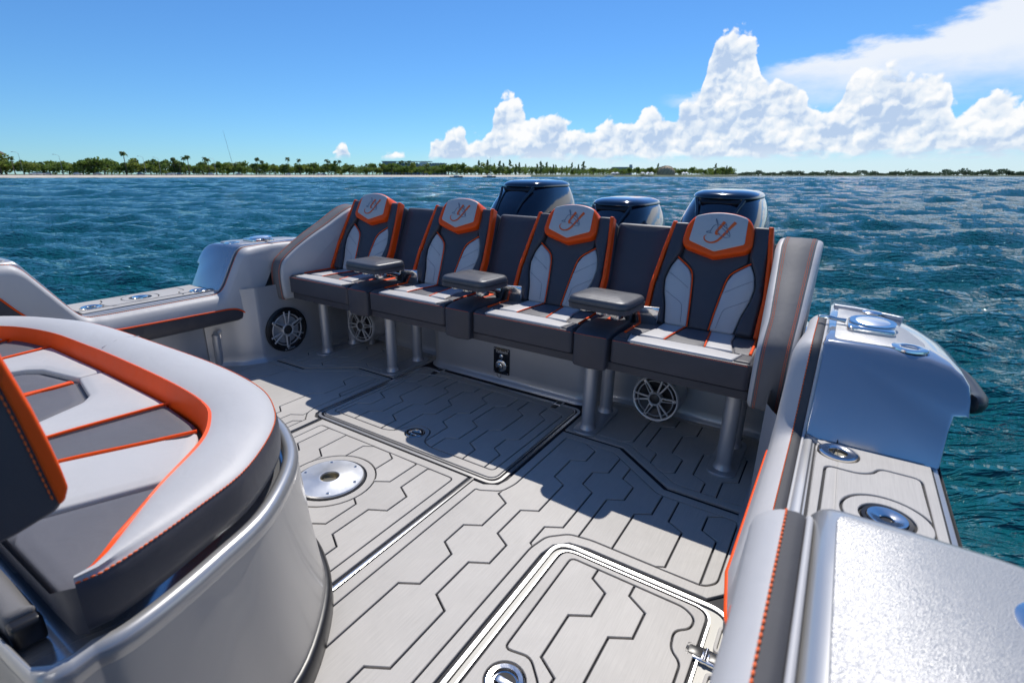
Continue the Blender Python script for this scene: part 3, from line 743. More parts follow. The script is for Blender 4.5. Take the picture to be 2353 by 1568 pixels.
FACE = [(1.489, 0.43), (1.489, 0.685), (1.494, 0.693), (1.505, 0.697), (1.63, 0.697), (1.74, 0.690), (1.785, 0.679), (1.812, 0.662), (1.828, 0.642), (1.836, 0.61), (1.838, 0.569), (1.808, 0.566), (1.803, 0.53), (1.797, 0.43)]
def side(s):
    def m(X, Y, Z): return (s * X, Y, Z)
    # hull skin
    ys = [-1.2, -0.6, 0.0, 0.6, 1.2, 1.6, 1.9, 2.15, 2.35, 2.6]
    def ox(y): return interp(y, [(-1.2, 1.80), (1.7, 1.797), (2.0, 1.77), (2.2, 1.70), (2.4, 1.58), (2.6, 1.45)])
    loft('hull_side', [[m(ox(y), y, 0.45), m(ox(y) + 0.004, y, 0.40), m(ox(y) - 0.01, y, 0.2), m(ox(y) - 0.05, y, -0.1), m(ox(y) - 0.16, y, -0.6)] for y in ys], 'gloss_silver', hull)
    # low stepped section of the gunwale
    low = [(1.490, 0.40), (1.490, 0.440), (1.494, 0.449), (1.503, 0.4535), (1.512, 0.4535), (1.5165, 0.4485), (1.785, 0.4485), (1.7925, 0.446), (1.797, 0.438), (1.80, 0.40)]
    loft('gunwale_ledge', [[m(x, y, z) for x, z in low] for y in (0.78, 1.0, 1.3, 1.58)], 'silver_paint', hull, angle=30)
    # aft raised block, with its slanted front face
    def ring(dy, sh, k=1.0, dz=0.0):
        pts = []
        P = inset(ccw(FACE), sh) if sh else ccw(FACE)
        for x, z in P:
            x = 1.489 + (x - 1.489) * k
            pts.append(m(x, 1.545 + (z - 0.45) * 0.58 + dy, z + dz))
        return pts
    loft('gunwale_block', [ring(0, 0.010), ring(0.0035, 0.003), ring(0.011, 0), ring(0.12, 0), ring(0.22, 0, 0.985), ring(0.32, 0, 0.93), ring(0.42, 0, 0.80), ring(0.52, 0, 0.62, -0.004), ring(0.65, 0, 0.50, -0.02), ring(0.9, 0, 0.3, -0.06)], 'gloss_silver', hull, closed=True, caps=True, angle=32)
    top = rnd([(1.515, 1.715), (1.725, 1.715), (1.735, 1.80), (1.70, 1.95), (1.645, 2.09), (1.515, 2.14)], 0.02)
    pad('nonskid_panel', [(s * x, y) for x, y in top], FLAT, 0.69, 0.6985, 0.001, 'nonskid', hull, 2)
    # forward raised block, slanting down to the ledge
    prof = [(1.489, 0.42), (1.489, 0.46), (1.512, 0.690), (1.514, 0.712), (1.521, 0.726), (1.532, 0.734), (1.548, 0.737), (1.60, 0.738), (1.70, 0.736), (1.76, 0.730), (1.79, 0.716), (1.805, 0.69), (1.808, 0.62), (1.80, 0.60), (1.80, 0.42)]
    def fring(y0, sh=0.0, sl=1.0, up=0.0):
        P = inset(ccw(prof), sh) if sh else ccw(prof)
        return [m(x, y0 - (z - 0.455) * 0.60 * sl, z + up) for x, z in P]
    secs = [fring(0.885, 0.012), fring(0.882, 0.004), fring(0.872, 0), fring(0.75, 0), fring(0.45, 0, 0.5, 0.006), fring(0.0, 0, 0, 0.018), fring(-1.0, 0, 0, 0.04)]
    loft('gunwale_block', secs, 'silver_paint', hull, closed=True, caps=True, angle=32)
    topf = rnd([(1.540, -0.95), (1.772, -0.95), (1.772, 0.697), (1.540, 0.697)], 0.02)
    f2 = Fr((0, 0.672, 0.7388), (1, 0, 0), (0, 1, -0.021))
    pad('nonskid_panel', [(s * x, y - 0.672) for x, y in topf], f2, -0.006, 0.0012, 0.001, 'nonskid', hull, 2)
    # foam mat let into the ledge
    fm = Fr((0, 0, 0.457), (1, 0, 0), (0, 1, 0))
    mo = rnd([(s * 1.520, 0.90), (s * 1.781, 0.90), (s * 1.781, 1.533), (s * 1.520, 1.533)], 0.01)
    flat_poly('mat_backing', mo, 0.4495, 'groove', hull)
    rod = [(1.575, 1.472), (1.62, 0.975)]
    cup = (1.672, 1.215)
    inn = rnd([(s * 1.545, 1.06), (s * 1.575, 1.05), (s * 1.60, 1.03), (s * 1.68, 1.03), (s * 1.70, 1.05), (s * 1.755, 1.06), (s * 1.75, 1.44), (s * 1.665, 1.44), (s * 1.65, 1.405), (s * 1.62, 1.385), (s * 1.55, 1.385)], 0.02, 4)
    mo2 = ccw(inset(ccw(mo), 0.003)); inn = ccw(inn)
    rods = [circle(s * x, y, 0.047, 28) for x, y in rod]
    pieces(mo2, [inn] + rods, [], fm, -0.0075, 0, 0.006, 'plank_border', hull, 'ledge_plank')
    pieces(inn, [circle(s * cup[0], cup[1], 0.085, 40)], [], fm, -0.0075, 0, 0.006, 'plank', hull, 'ledge_plank')
    pieces(circle(s * cup[0], cup[1], 0.085, 40), [circle(s * cup[0], cup[1], 0.05, 32)], [], fm, -0.0075, 0, 0.006, 'plank', hull, 'ledge_plank')
    # fittings that sit in the ledge
    where = 'right' if s > 0 else 'left'
    for (x, y), lab in zip(rod, ('at the foot of the aft step', 'at the foot of the forward step')):
        if s > 0 and y < 1: continue
        r = thing('rod_holder', (s * x, y, 0.457), 'chrome rod holder in the %s gunwale ledge %s' % (where, lab), 'rod holder', 'rod holders in the gunwales')
        f = Fr((s * x, y, 0.457), (1, 0, 0), (0, 1, 0))
        lathe('flange', [(0.046, -0.005), (0.045, 0.003), (0.040, 0.006), (0.026, 0.005), (0.022, 0.002), (0.020, -0.006)], f, 'chrome', r, 40)
        lathe('bore', [(0.021, 0.0), (0.020, -0.006), (0, -0.0065)], f, 'brass', r, 24)
    c = thing('cup_holder', (s * cup[0], cup[1], 0.457), 'recessed chrome cup holder set in the %s gunwale ledge mat' % where, 'cup holder', 'cup holders in the gunwales')
    f = Fr((s * cup[0], cup[1], 0.457), (1, 0, 0), (0, 1, 0))
    lathe('seal_ring', [(0.0485, -0.007), (0.047, -0.001), (0.039, -0.002), (0.0385, -0.007)], f, 'black_plastic', c, 40)
    lathe('rim', [(0.0385, -0.006), (0.037, 0.003), (0.030, 0.003), (0.014, -0.0015), (0.012, -0.004)], f, 'chrome', c, 40)
    lathe('well', [(0.0125, -0.003), (0.012, -0.006), (0, -0.0062)], f, 'black_plastic', c, 20)
side(1); side(-1)
# stern block behind the bench
box('transom', (-1.45, 2.41, -0.55), (1.45, 2.72, 0.50), 'gloss_silver', hull, 0.03, 3)
# power panel on the transom
pan = thing('power_panel', (0, 2.262, 0.125), 'small black power outlet panel with script lettering on the silver transom', 'outlet panel')
fp = Fr((-0.008, 2.2615, 0.125), (1, 0, 0), (0, 0, 1), (0, -1, 0))
pad('plate', rrect(-0.053, 0.053, -0.077, 0.077, 0.005, 3), fp, -0.002, 0.004, 0.001, 'black_gloss', pan, 2)
text_mesh('lettering', 'Yellowfin', 0.026, Fr(fp(0, 0.055, 0.0046), (1, 0, 0), (0, 0, 1), (0, -1, 0)), 'white_print', pan, 0.35, 0.82)
lathe('button', [(0.012, 0.004), (0.012, 0.007), (0.008, 0.009), (0.006, 0.007), (0, 0.007)], Fr(fp(0, 0.028, 0), (1, 0, 0), (0, 0, 1), (0, -1, 0)), 'chrome', pan, 24)
fs = Fr(fp(0, -0.027, 0), (1, 0, 0), (0, 0, 1), (0, -1, 0))
lathe('socket', [(0.036, 0.004), (0.036, 0.009), (0.030, 0.013), (0.020, 0.013), (0.018, 0.022), (0.014, 0.024), (0.010, 0.016), (0, 0.016)], fs, 'chrome', pan, 32)
tube('socket_cap', [fs(-0.012, -0.012, 0.014), fs(-0.014, -0.016, 0.022), fs(-0.015, -0.018, 0.03)], 0.012, 'black_plastic', pan, 14)
tube('cap_cord', catmull([fs(-0.014, -0.026, 0.022), fs(-0.018, -0.055, 0.018), fs(-0.008, -0.07, 0.014), fs(0.002, -0.06, 0.012), fs(0.006, -0.03, 0.014)], 5), 0.0014, 'black_plastic', pan, 6)
for a in (-1, 1):
    for b_ in (-1, 1):
        lathe('screw', [(0.0045, 0.0035), (0.004, 0.006), (0, 0.0062)], Fr(fp(a * 0.045, b_ * 0.069, 0), (1, 0, 0), (0, 0, 1), (0, -1, 0)), 'chrome', pan, 10)

# ------------------------------------------------------------------ coaming bolsters
ZT = [(-0.9, 0.765), (0.0, 0.742), (0.690, 0.724), (0.712, 0.712), (0.862, 0.474), (0.893, 0.444), (1.0, 0.440), (1.515, 0.440), (1.555, 0.462), (1.668, 0.662), (1.695, 0.684), (1.8, 0.689), (2.3, 0.686)]
ZO = [(-0.9, 0.66), (0.60, 0.628), (0.68, 0.505), (0.80, 0.405), (1.0, 0.374), (1.55, 0.360), (1.61, 0.345), (1.667, 0.281)]
ZL = [(-0.9, 0.40), (0.60, 0.34), (1.0, 0.282), (1.664, 0.276), (1.80, 0.455), (1.86, 0.55), (2.3, 0.57)]
def coaming(s, label):
    t = thing('coaming_bolster', (s * 1.45, 0.9, 0.28), label, 'bolster', 'padded coaming bolsters')
    ys = sorted(set([round(-0.75 + 0.05 * k, 4) for k in range(26)] + [round(0.5 + 0.0125 * k, 4) for k in range(116)] + [1.95, 2.0, 2.04, 2.08, 2.11, 2.13]))
    top, face, quilt = [], [], []; st = []; pipe = []; lip = []; st2 = []
    for y in ys:
        xs = interp(y, [(0.70, 0.022), (0.90, 0.0)])
        zt, zo, zb = smooth(y, ZT), smooth(y, ZO, 0.025), smooth(y, ZL, 0.03)
        if y > 2.0: zt -= (y - 2.0) ** 2 * 3
        zo = max(min(zo, zt - 0.05), zb + 0.012)
        xi = interp(y, [(1.70, 0.0), (1.86, 0.024)]) + interp(y, [(0.5, 0.046), (0.72, 0.036), (0.95, 0.0)])
        top.append([(s * (x_ + xs), y, zt + dz_) for x_, dz_ in ((1.4875, -0.03), (1.4875, -0.004), (1.484, 0.003), (1.474, 0.005), (1.461, 0.003))])
        a = 1.461 + xs
        xm, xo = 1.417 + xi * 0.75, 1.409 + xi
        face.append([(s * a, y, zt + 0.003), (s * (a - 0.006), y, zt + 0.001), (s * (a * 0.6 + xm * 0.4 - 0.004), y, zt - 0.006), (s * (a * 0.2 + xm * 0.8 - 0.003), y, zt - 0.020), (s * xm, y, zt - 0.040 if zt - 0.040 > zo + 0.01 else (zt - 0.02 + zo) / 2), (s * (xo + 0.001), y, (zt - 0.04) * 0.4 + zo * 0.6), (s * xo, y, zo)])
        bul = 0.004 * abs(math.sin((y * 1.0 - 0.05) * math.pi / 0.105)) ** 0.35
        quilt.append([(s * xo, y, zo), (s * (xo + 0.002 - bul), y, zo * 0.8 + zb * 0.2), (s * (xo + 0.004 - bul), y, zo * 0.5 + zb * 0.5), (s * (xo + 0.008 - bul * .6), y, zo * 0.2 + zb * 0.8), (s * (xo + 0.018), y, zb + 0.002), (s * (xo + 0.035), y, zb), (s * 1.58, y, zb)])
        st.append((s * (1.4625 + xs), y, zt + 0.0040))
        lip.append((s * (1.4905 + xs), y, zt + 0.0005))
        if y < 1.664: pipe.append((s * (xo - 0.001), y, zo))
    loft('top_band', top, 'coaming_vinyl', t, angle=70)
    loft('inner_face', face, 'light_grey', t, angle=70)
    loft('quilted_panel', quilt, 'charcoal', t, angle=70)
    tube('piping', pipe, 0.0042, 'orange', t, 8)
    tube('trim_cord', lip, 0.0042, 'light_grey', t, 8)
    stitch('stitching', st, 'orange_thread', t, 0.0095, 0.0072, 0.0019)
    cap = bmesh.new(); prof = top[-1] + face[-1][1:] + quilt[-1][1:]
    cap.faces.new([cap.verts.new(p) for p in prof]); finish(cap, 'end_cap', 'charcoal_top', t, smooth=False)
coaming(1, 'padded grey coaming with orange stitching along the right gunwale in the foreground')
coaming(-1, 'padded grey coaming with dark quilted lower panel along the left gunwale')

# ------------------------------------------------------------------ gunwale hardware
def fuel_lid(s, label):
    t = thing('deck_filler', (s * 1.605, 1.9, 0.698), label, 'filler cap', 'chrome deck hardware')
    f = Fr((s * 1.605, 1.9, 0.6985), (1, 0, 0), (0, 1, 0))
    pad('housing', rrect(-0.062, 0.062, -0.075, 0.06, 0.02, 4), f, 0.0, 0.014, 0.004, 'chrome', t, 3)
    lathe('lid', [(0.062, 0.015), (0.065, 0.018), (0.062, 0.021), (0.045, 0.0205), (0, 0.020)], Fr(f(0.004, 0.012, 0), (1, 0, 0), (0, 1, 0.05)), 'chrome', t, 40)
    lathe('mirror', [(0.046, 0.0205), (0.044, 0.0215), (0, 0.0215)], Fr(f(0.004, 0.012, 0), (1, 0, 0), (0, 1, 0.05)), 'bright_metal', t, 40)
    tube('lever', [f(-s * 0.066, 0, 0.012), f(-s * 0.09, 0.0, 0.014), f(-s * 0.115, 0.005, 0.016)], [0.008, 0.006, 0.007], 'chrome', t, 10)
    pad('lever_tip', rrect(-0.02, 0.02, -0.008, 0.008, 0.006, 3), Fr(f(-s * 0.125, 0.006, 0.012), (1, 0, 0), (0, 1, 0)), 0, 0.007, 0.002, 'chrome', t, 2)
fuel_lid(1, 'chrome lidded deck filler on the right aft gunwale')
fuel_lid(-1, 'chrome lidded deck filler on the left aft gunwale')
def rod_flush(s, x, y, z, lab):
    t = thing('rod_holder', (s * x, y, z), lab, 'rod holder', 'rod holders in the gunwales')
    f = Fr((s * x, y, z), (1, -0.25 * s, 0), (0.25 * s, 1, 0))
    bm = bmesh.new()
    prof = [(0.044, -0.003), (0.043, 0.002), (0.037, 0.0035), (0.025, 0.003), (0.022, 0.0), (0.020, -0.004), (0, -0.004)]
    lathe_bm(bm, prof, Fr(f.o, f.U, f.V * 1.0), 40)
    o = finish(bm, 'flange', 'chrome', t, angle=35)
    tube('cross_pin', [f(-0.02, 0, 0.001), f(0, 0, 0.001), f(0.02, 0, 0.001)], 0.003, 'chrome', t, 8)
rod_flush(1, 1.695, 1.735, 0.6985, 'chrome rod holder near the edge of the right aft gunwale block')
rod_flush(-1, 1.62, 1.735, 0.6985, 'chrome rod holder near the edge of the left aft gunwale block')
rod_flush(1, 1.735, 0.60, 0.7405, 'chrome rod holder at the right edge of the near sparkling gunwale')
# folding cleat rail at the outer edge
cl = thing('cleat', (1.60, 2.14, 0.70), 'low grey metal cleat rail at the aft end of the right gunwale', 'cleat')
pad('rail', rnd([(1.50, 2.155), (1.60, 2.135), (1.70, 2.085), (1.703, 2.10), (1.60, 2.155), (1.50, 2.172)], 0.004), FLAT, 0.69, 0.706, 0.003, 'post_metal', cl, 2)
lathe('knob', [(0.03, 0.0), (0.03, 0.006), (0.022, 0.010), (0, 0.011)], Fr((1.615, 2.115, 0.6985), (1, 0, 0), (0, 1, 0)), 'chrome', cl, 24)
# rub rail end
rb = thing('rub_rail', (1.84, 1.75, 0.57), 'dark rounded rubber bumper on the outside of the right gunwale block', 'rub rail')
tube('bumper', catmull([(1.832, 1.66, 0.595), (1.850, 1.68, 0.592), (1.858, 1.74, 0.590), (1.845, 1.9, 0.590), (1.79, 2.06, 0.588)], 5), [0.012] + [0.026] * 19 + [0.02], 'black_plastic', rb, 12)
# freshwater tap and stand pipe on the left wall
tp = thing('wash_down_tap', (-1.535, 1.52, 0.0), 'small chrome tap above a silver stand pipe by the left wall', 'tap')
tube('stand_pipe', [(-1.535, 1.50, -0.005), (-1.53, 1.50, 0.08), (-1.525, 1.50, 0.195)], 0.022, 'post_metal', tp, 20)
tube('spout', [(-1.575, 1.585, 0.205), (-1.53, 1.54, 0.21), (-1.50, 1.49, 0.21)], 0.016, 'chrome', tp, 16)
tube('outlet', [(-1.523, 1.525, 0.21), (-1.522, 1.525, 0.185), (-1.521, 1.525, 0.17)], [0.012, 0.014, 0.011], 'chrome', tp, 14)
lathe('wall_flange', [(0.03, 0), (0.028, 0.006), (0.012, 0.009)], Fr((-1.575, 1.595, 0.205), (0, 0, 1), (1, 1, 0), (1, -1, 0)), 'chrome', tp, 24)
# ------------------------------------------------------------------ bench frame
bench = thing('stern_bench', (0, 2.05, 0), 'wide charcoal bench base on silver posts with padded side wings', 'bench')
PX = (1.24, 0.637, -0.62, -1.20)
for i, x in enumerate(PX):
    pl = rrect(x - 0.056, x + 0.056, 1.95, 2.30, 0.055, 8)
    pad('base_plate', pl, FLAT, 0.0, 0.010, 0.003, 'post_metal', bench, 2)
    for y in (2.02, 2.235):
        lathe('post', [(0.040, 0.009), (0.037, 0.018), (0.032, 0.026), (0.031, 0.04), (0.031, 0.39)], Fr((x, y, 0), (1, 0, 0), (0, 1, 0)), 'post_metal', bench, 28)
bm = bmesh.new()
pad('seat_base', rrect(-1.305, 1.305, 1.884, 2.36, 0.02, 4), FLAT, 0.374, 0.408, 0.005, 'charcoal', bench, 3)
pad('back_shell', rrect(-1.30, 1.30, 0.0, 0.44, 0.03, 4), Fr((0, 2.31, 0.47), (1, 0, 0), (0, 0.4515, 0.8923)), -0.03, 0.0, 0.005, 'charcoal', bench, 2)
for c in (-0.688, 0.0, 0.688):
    # divider block: a profile in Y-Z carried across X
    f = Fr((c - 0.075, 0, 0), (0, 1, 0), (0, 0, 1), (1, 0, 0))
    prof = rnd([(1.853, 0.372), (2.30, 0.372), (2.30, 0.520), (2.05, 0.530), (1.97, 0.536), (1.90, 0.530), (1.853, 0.514)], [0.01, 0.01, 0.02, 0.02, 0.05, 0.03, 0.006], 5)
    bm = bmesh.new(); P = ccw(prof)
    xs = [(0, 0.012), (0.004, 0.004), (0.012, 0), (0.075, -0.004), (0.138, 0), (0.146, 0.004), (0.15, 0.012)]
    rings = [[bm.verts.new(f(u, v, w)) for u, v in inset(P, o_)] for w, o_ in xs]; n = len(P)
    for a, b in zip(rings, rings[1:]):
        for i in range(n): bm.faces.new((a[i], a[(i + 1) % n], b[(i + 1) % n], b[i]))
    bm.faces.new(rings[-1]); bm.faces.new(list(reversed(rings[0])))
    finish(bm, 'divider', 'charcoal', bench, angle=50)
    pts = [(c + x, 1.8515 - 0.002 * (1 - abs(x) / 0.07), 0.5135) for x in (-0.07, -0.035, 0, 0.035, 0.07)]
    stitch('stitching', [Vector(p) for p in pts], 'orange_thread', bench, 0.006, 0.0045, 0.0012)
    pad('orange_band', rnd([(c - 0.018, 1.985), (c + 0.012, 1.985), (c + 0.012, 2.19), (c - 0.018, 2.19)], 0.004), Fr((0, 0, 0.528), (1, 0, 0), (0, 1, 0.0)), -0.004, 0.006, 0.003, 'orange', bench, 3)
    # upholstered filler panel between two backrests
    fb = Fr((c, 2.20, 0.515), (1, 0, 0), (0, 0.4515, 0.8923))
    pad('filler_panel', rnd([(-0.118, 0.0), (0.118, 0.0), (0.132, 0.46), (-0.132, 0.46)], [0.01, 0.01, 0.02, 0.02]), fb, -0.10, -0.012, 0.022, 'charcoal', bench, 5, bulge=0.006, bw=0.05)

# side wings
WPATH = [(1.832, 0.40), (1.828, 0.50), (1.840, 0.575), (1.885, 0.628), (2.04, 0.725), (2.18, 0.797), (2.29, 0.858), (2.36, 0.889), (2.42, 0.900), (2.455, 0.893), (2.465, 0.870)]
def wx(w, y):                               # the wing widens inwards towards its top
    t = min(1, max(0, (y - 1.95) / 0.38)); return 1.422 - (0.12 + 0.042 * t) * (1 - w / 0.12)
def wing(s):
    prof = [tuple(p) for p in catmull(WPATH, 5)] + [(2.44, 0.70), (2.40, 0.50), (2.38, 0.372), (1.842, 0.372)]
    P = ccw(prof); nP = len(P)
    bm = bmesh.new(); x0 = 1.302; wd = 0.120
    xs = [(0, 0.016), (0.003, 0.007), (0.010, 0.0015), (0.018, 0), (wd - 0.018, 0), (wd - 0.010, 0.0015), (wd - 0.003, 0.007), (wd, 0.016)]
    rings = [[bm.verts.new((s * wx(w, u), u, v)) for u, v in inset(P, o_)] for w, o_ in xs]
    for a, b in zip(rings, rings[1:]):
        for i in range(nP): bm.faces.new((a[i], a[(i + 1) % nP], b[(i + 1) % nP], b[i]))
    bm.faces.new(rings[-1]); bm.faces.new(list(reversed(rings[0])))
    w = finish(bm, 'side_wing', 'light_grey', bench, angle=55)
    path = [Vector((0, p.x, p.y)) for p in catmull([(1.86, 0.3712), (1.838, 0.376)] + WPATH, 6)]
    secs = []
    for i, p in enumerate(path):
        t = (path[min(i + 1, len(path) - 1)] - path[max(i - 1, 0)]).normalized(); nrm = Vector((0, -t.z, t.y))
        secs.append([Vector((s * wx(a, p.y), p.y, p.z)) + nrm * h_ for a, h_ in ((0.0155, 0.0), (0.018, 0.0032), (0.06, 0.0045), (0.102, 0.0032), (0.1045, 0.0))])
    loft('wing_band', secs, 'charcoal_top', w, angle=60)
    for a in (0.0225, 0.0275, 0.0925, 0.0975):
        pts = []
        for i, p in enumerate(path):
            t = (path[min(i + 1, len(path) - 1)] - path[max(i - 1, 0)]).normalized(); nrm = Vector((0, -t.z, t.y))
            pts.append(Vector((s * wx(a, p.y), p.y, p.z)) + nrm * 0.0040)
        stitch('stitching', pts, 'orange_thread', w, 0.0075, 0.005, 0.0011)
wing(1); wing(-1)

# ------------------------------------------------------------------ one bench seat
BV = (0, 0.4515, 0.8923)
XC0 = 1.035
def sym(p): return [(-x, y) for x, y in reversed(p)]
def build_seat():
    c = XC0; hw = 0.262
    t = thing('passenger_chair', (c, 2.05, 0.415), 'x', 'seat', 'four seats of the stern bench')
    # cushion
    pad('seat_cushion', rnd([(c - hw, 1.862), (c + hw, 1.862), (c + hw, 2.24), (c - hw, 2.24)], [0.025, 0.025, 0.01, 0.01]), FLAT, 0.4185, 0.514, 0.011, 'charcoal', t, 4)
    z0, z1 = 0.508, 0.521
    f = Fr((0, 0, 0), (1, 0, 0), (0, 1, 0))
    pad('front_strip', rnd([(c - 0.196, 1.872), (c + 0.196, 1.872), (c + 0.215, 1.962), (c - 0.215, 1.962)], [0.006, 0.006, 0.006, 0.006]), f, z0, z1, 0.007, 'light_grey', t, 4)
    for s in (-1, 1):
        pad('corner_shadow', rnd([(c + s * 0.199, 1.874), (c + s * 0.254, 1.876), (c + s * 0.256, 1.962), (c + s * 0.218, 1.962)], 0.006), f, z0, z1 - 0.001, 0.007, 'charcoal', t, 4)  # charcoal corners paint in the armrest shadow at the strip's ends
        pad('light_panel', rnd([(c + s * 0.080, 1.967), (c + s * 0.180, 1.967), (c + s * 0.162, 2.05), (c + s * 0.150, 2.10), (c + s * 0.148, 2.22), (c + s * 0.051, 2.22)], 0.006), f, z0, z1 + 0.002, 0.008, 'light_grey', t, 4)
        pad('outer_panel', rnd([(c + s * 0.184, 1.967), (c + s * 0.254, 1.967), (c + s * 0.254, 2.22), (c + s * 0.152, 2.22), (c + s * 0.154, 2.10), (c + s * 0.166, 2.05)], 0.006), f, z0, z1 - 0.003, 0.008, 'mid_grey', t, 4)
        tube('piping', [(c + s * 0.0775, 1.966, z1 - 0.0015), (c + s * 0.070, 2.03, z1 + 0.001), (c + s * 0.049, 2.22, z1)], 0.0034, 'orange', t, 8)
        tube('piping', [(c + s * 0.240, 1.966, z1 - 0.002), (c + s * 0.237, 2.05, z1 - 0.001), (c + s * 0.232, 2.2, z1 - 0.001)], 0.0055, 'orange', t, 8)
    pad('centre_panel', rnd([(c - 0.075, 1.967), (c + 0.075, 1.967), (c + 0.046, 2.22), (c - 0.046, 2.22)], 0.006), f, z0, z1 - 0.002, 0.006, 'mid_grey', t, 4)
    stitch('front_stitching', [Vector((c + x, 1.8645 + (0.012 if abs(x) > 0.25 else 0), 0.5085)) for x in [k * 0.02 - 0.25 for k in range(26)]], 'orange_thread', t, 0.0062, 0.0052, 0.0015)
    # backrest in its leaning plane
    F = Fr((c, 2.19, 0.51), (1, 0, 0), BV)
    core = pad('backrest', rnd([(-0.236, -0.03), (0.236, -0.03), (0.243, 0.17), (0.224, 0.33), (0.206, 0.462), (-0.206, 0.462), (-0.224, 0.33), (-0.243, 0.17)], [0.01, 0.01, 0.05, 0.05, 0.02, 0.02, 0.05, 0.05]), F, -0.105, 0.004, 0.010, 'charcoal', t, 4)
    bol = [(0.198, 0.466), (0.128, 0.466), (0.136, 0.40), (0.138, 0.335), (0.153, 0.306), (0.175, 0.262), (0.187, 0.205), (0.179, 0.148), (0.159, 0.083), (0.146, 0.004), (0.214, 0.004), (0.218, 0.17), (0.203, 0.33)]
    lobe = [(0.149, 0.306), (0.171, 0.262), (0.1825, 0.205), (0.175, 0.150), (0.155, 0.085), (0.141, 0.006), (0.046, 0.006), (0.054, 0.09), (0.062, 0.16), (0.073, 0.228), (0.092, 0.262)]
    stripe = [(0.184, 0.468), (0.204, 0.468), (0.223, 0.33), (0.2405, 0.17), (0.239, 0.002), (0.219, 0.002), (0.2215, 0.17), (0.206, 0.33)]
    for s in (-1, 1):
        q = lambda L: [(s * x, y) for x, y in L]
        pad('side_bolster', rnd(q(bol), 0.014, 4), F, 0.0, 0.040, 0.014, 'charcoal', t, 5)
        lb = pad('lumbar_panel', rnd(q(lobe), 0.012, 4), F, 0.0, 0.027, 0.010, 'light_grey', t, 5, bulge=0.005, bw=0.025)
        pp = catmull([F(s * x, y, 0.0245) for x, y in ((0.044, 0.006), (0.052, 0.09), (0.060, 0.16), (0.0705, 0.230), (0.090, 0.265), (0.149, 0.309))], 5)
        tube('piping', pp, 0.0030, 'orange', t, 8)
        stitch('seam', [F(s * x, y, 0.0322) for x, y in ((0.076, 0.175), (0.12, 0.204), (0.172, 0.236))], 'grey_thread', lb, 0.005, 0.0040, 0.0013)
        stitch('seam', catmull([F(s * x, y, 0.0322) for x, y in ((0.072, 0.02), (0.080, 0.075), (0.09, 0.103), (0.13, 0.128), (0.174, 0.155))], 5), 'grey_thread', lb, 0.005, 0.0040, 0.0013)
        pad('orange_stripe', rnd(q(stripe), 0.006, 3), F, 0.0, 0.041, 0.007, 'orange', t, 4)
    cen = [(-0.042, 0.004), (0.042, 0.004), (0.050, 0.09), (0.058, 0.16), (0.068, 0.232), (0.087, 0.268), (0.135, 0.312), (0.133, 0.42)]
    cen = cen + [(-x, y) for x, y in reversed(cen[2:])]
    pad('centre_back', rnd(cen, 0.006, 3), F, 0.0, 0.020, 0.010, 'charcoal', t, 4)
    hr = [(-0.136, 0.448), (-0.112, 0.490), (-0.06, 0.508), (0, 0.514), (0.06, 0.508), (0.112, 0.490), (0.136, 0.448), (0.142, 0.372), (0.126, 0.346), (0, 0.310), (-0.126, 0.346), (-0.142, 0.372)]
    head = pad('headrest', rnd(hr, [0.02, 0.03, 0.03, 0.03, 0.03, 0.03, 0.02, 0.02, 0.02, 0.01, 0.02, 0.02], 4), F, -0.085, 0.060, 0.014, 'orange', t, 6)
    wp = [(-0.106, 0.488), (-0.055, 0.503), (0, 0.508), (0.055, 0.503), (0.106, 0.488), (0.113, 0.375), (0, 0.334), (-0.113, 0.375)]
    pad('headrest_panel', rnd(wp, [0.012, 0.02, 0.02, 0.02, 0.012, 0.01, 0.008, 0.01], 4), F, 0.045, 0.0635, 0.006, 'light_grey', head, 4)
    # embroidered hook-shaped initial with a fish
    Lf = lambda x, y, w=0.0: F(x * 1.08, 0.421 + y * 1.08, 0.0642 + w)
    def ribbon(name, pts, ws, m_, w=0.0):
        P = catmull([Vector((x, y, 0)) for x, y in pts], 6); bm = bmesh.new(); L = len(P); A = []; B = []
        for i, p in enumerate(P):
            t_ = (P[min(i + 1, L - 1)] - P[max(i - 1, 0)]).normalized(); nn = Vector((-t_.y, t_.x, 0))
            fr_ = i / (L - 1) * (len(ws) - 1); k = min(int(fr_), len(ws) - 2); wd = ws[k] + (ws[k + 1] - ws[k]) * (fr_ - k)
            A.append(bm.verts.new(Lf(p.x + nn.x * wd / 2, p.y + nn.y * wd / 2, w))); B.append(bm.verts.new(Lf(p.x - nn.x * wd / 2, p.y - nn.y * wd / 2, w)))
        for i in range(L - 1): bm.faces.new((A[i], A[i + 1], B[i + 1], B[i]))
        finish(bm, name, m_, head, smooth=False)
    ribbon('emblem_stroke', [(0.056, 0.042), (0.040, 0.018), (0.022, -0.012), (0.002, -0.038), (-0.022, -0.046), (-0.042, -0.038), (-0.048, -0.024), (-0.040, -0.015)], [0.013, 0.011, 0.010, 0.009, 0.006, 0.005, 0.004, 0.001], 'logo_orange', 0.0006)
    ribbon('emblem_stroke', [(0.016, 0.042), (0.004, 0.020), (-0.006, 0.000), (-0.004, -0.010), (0.008, -0.008)], [0.012, 0.011, 0.011, 0.008, 0.003], 'logo_orange', 0.0006)
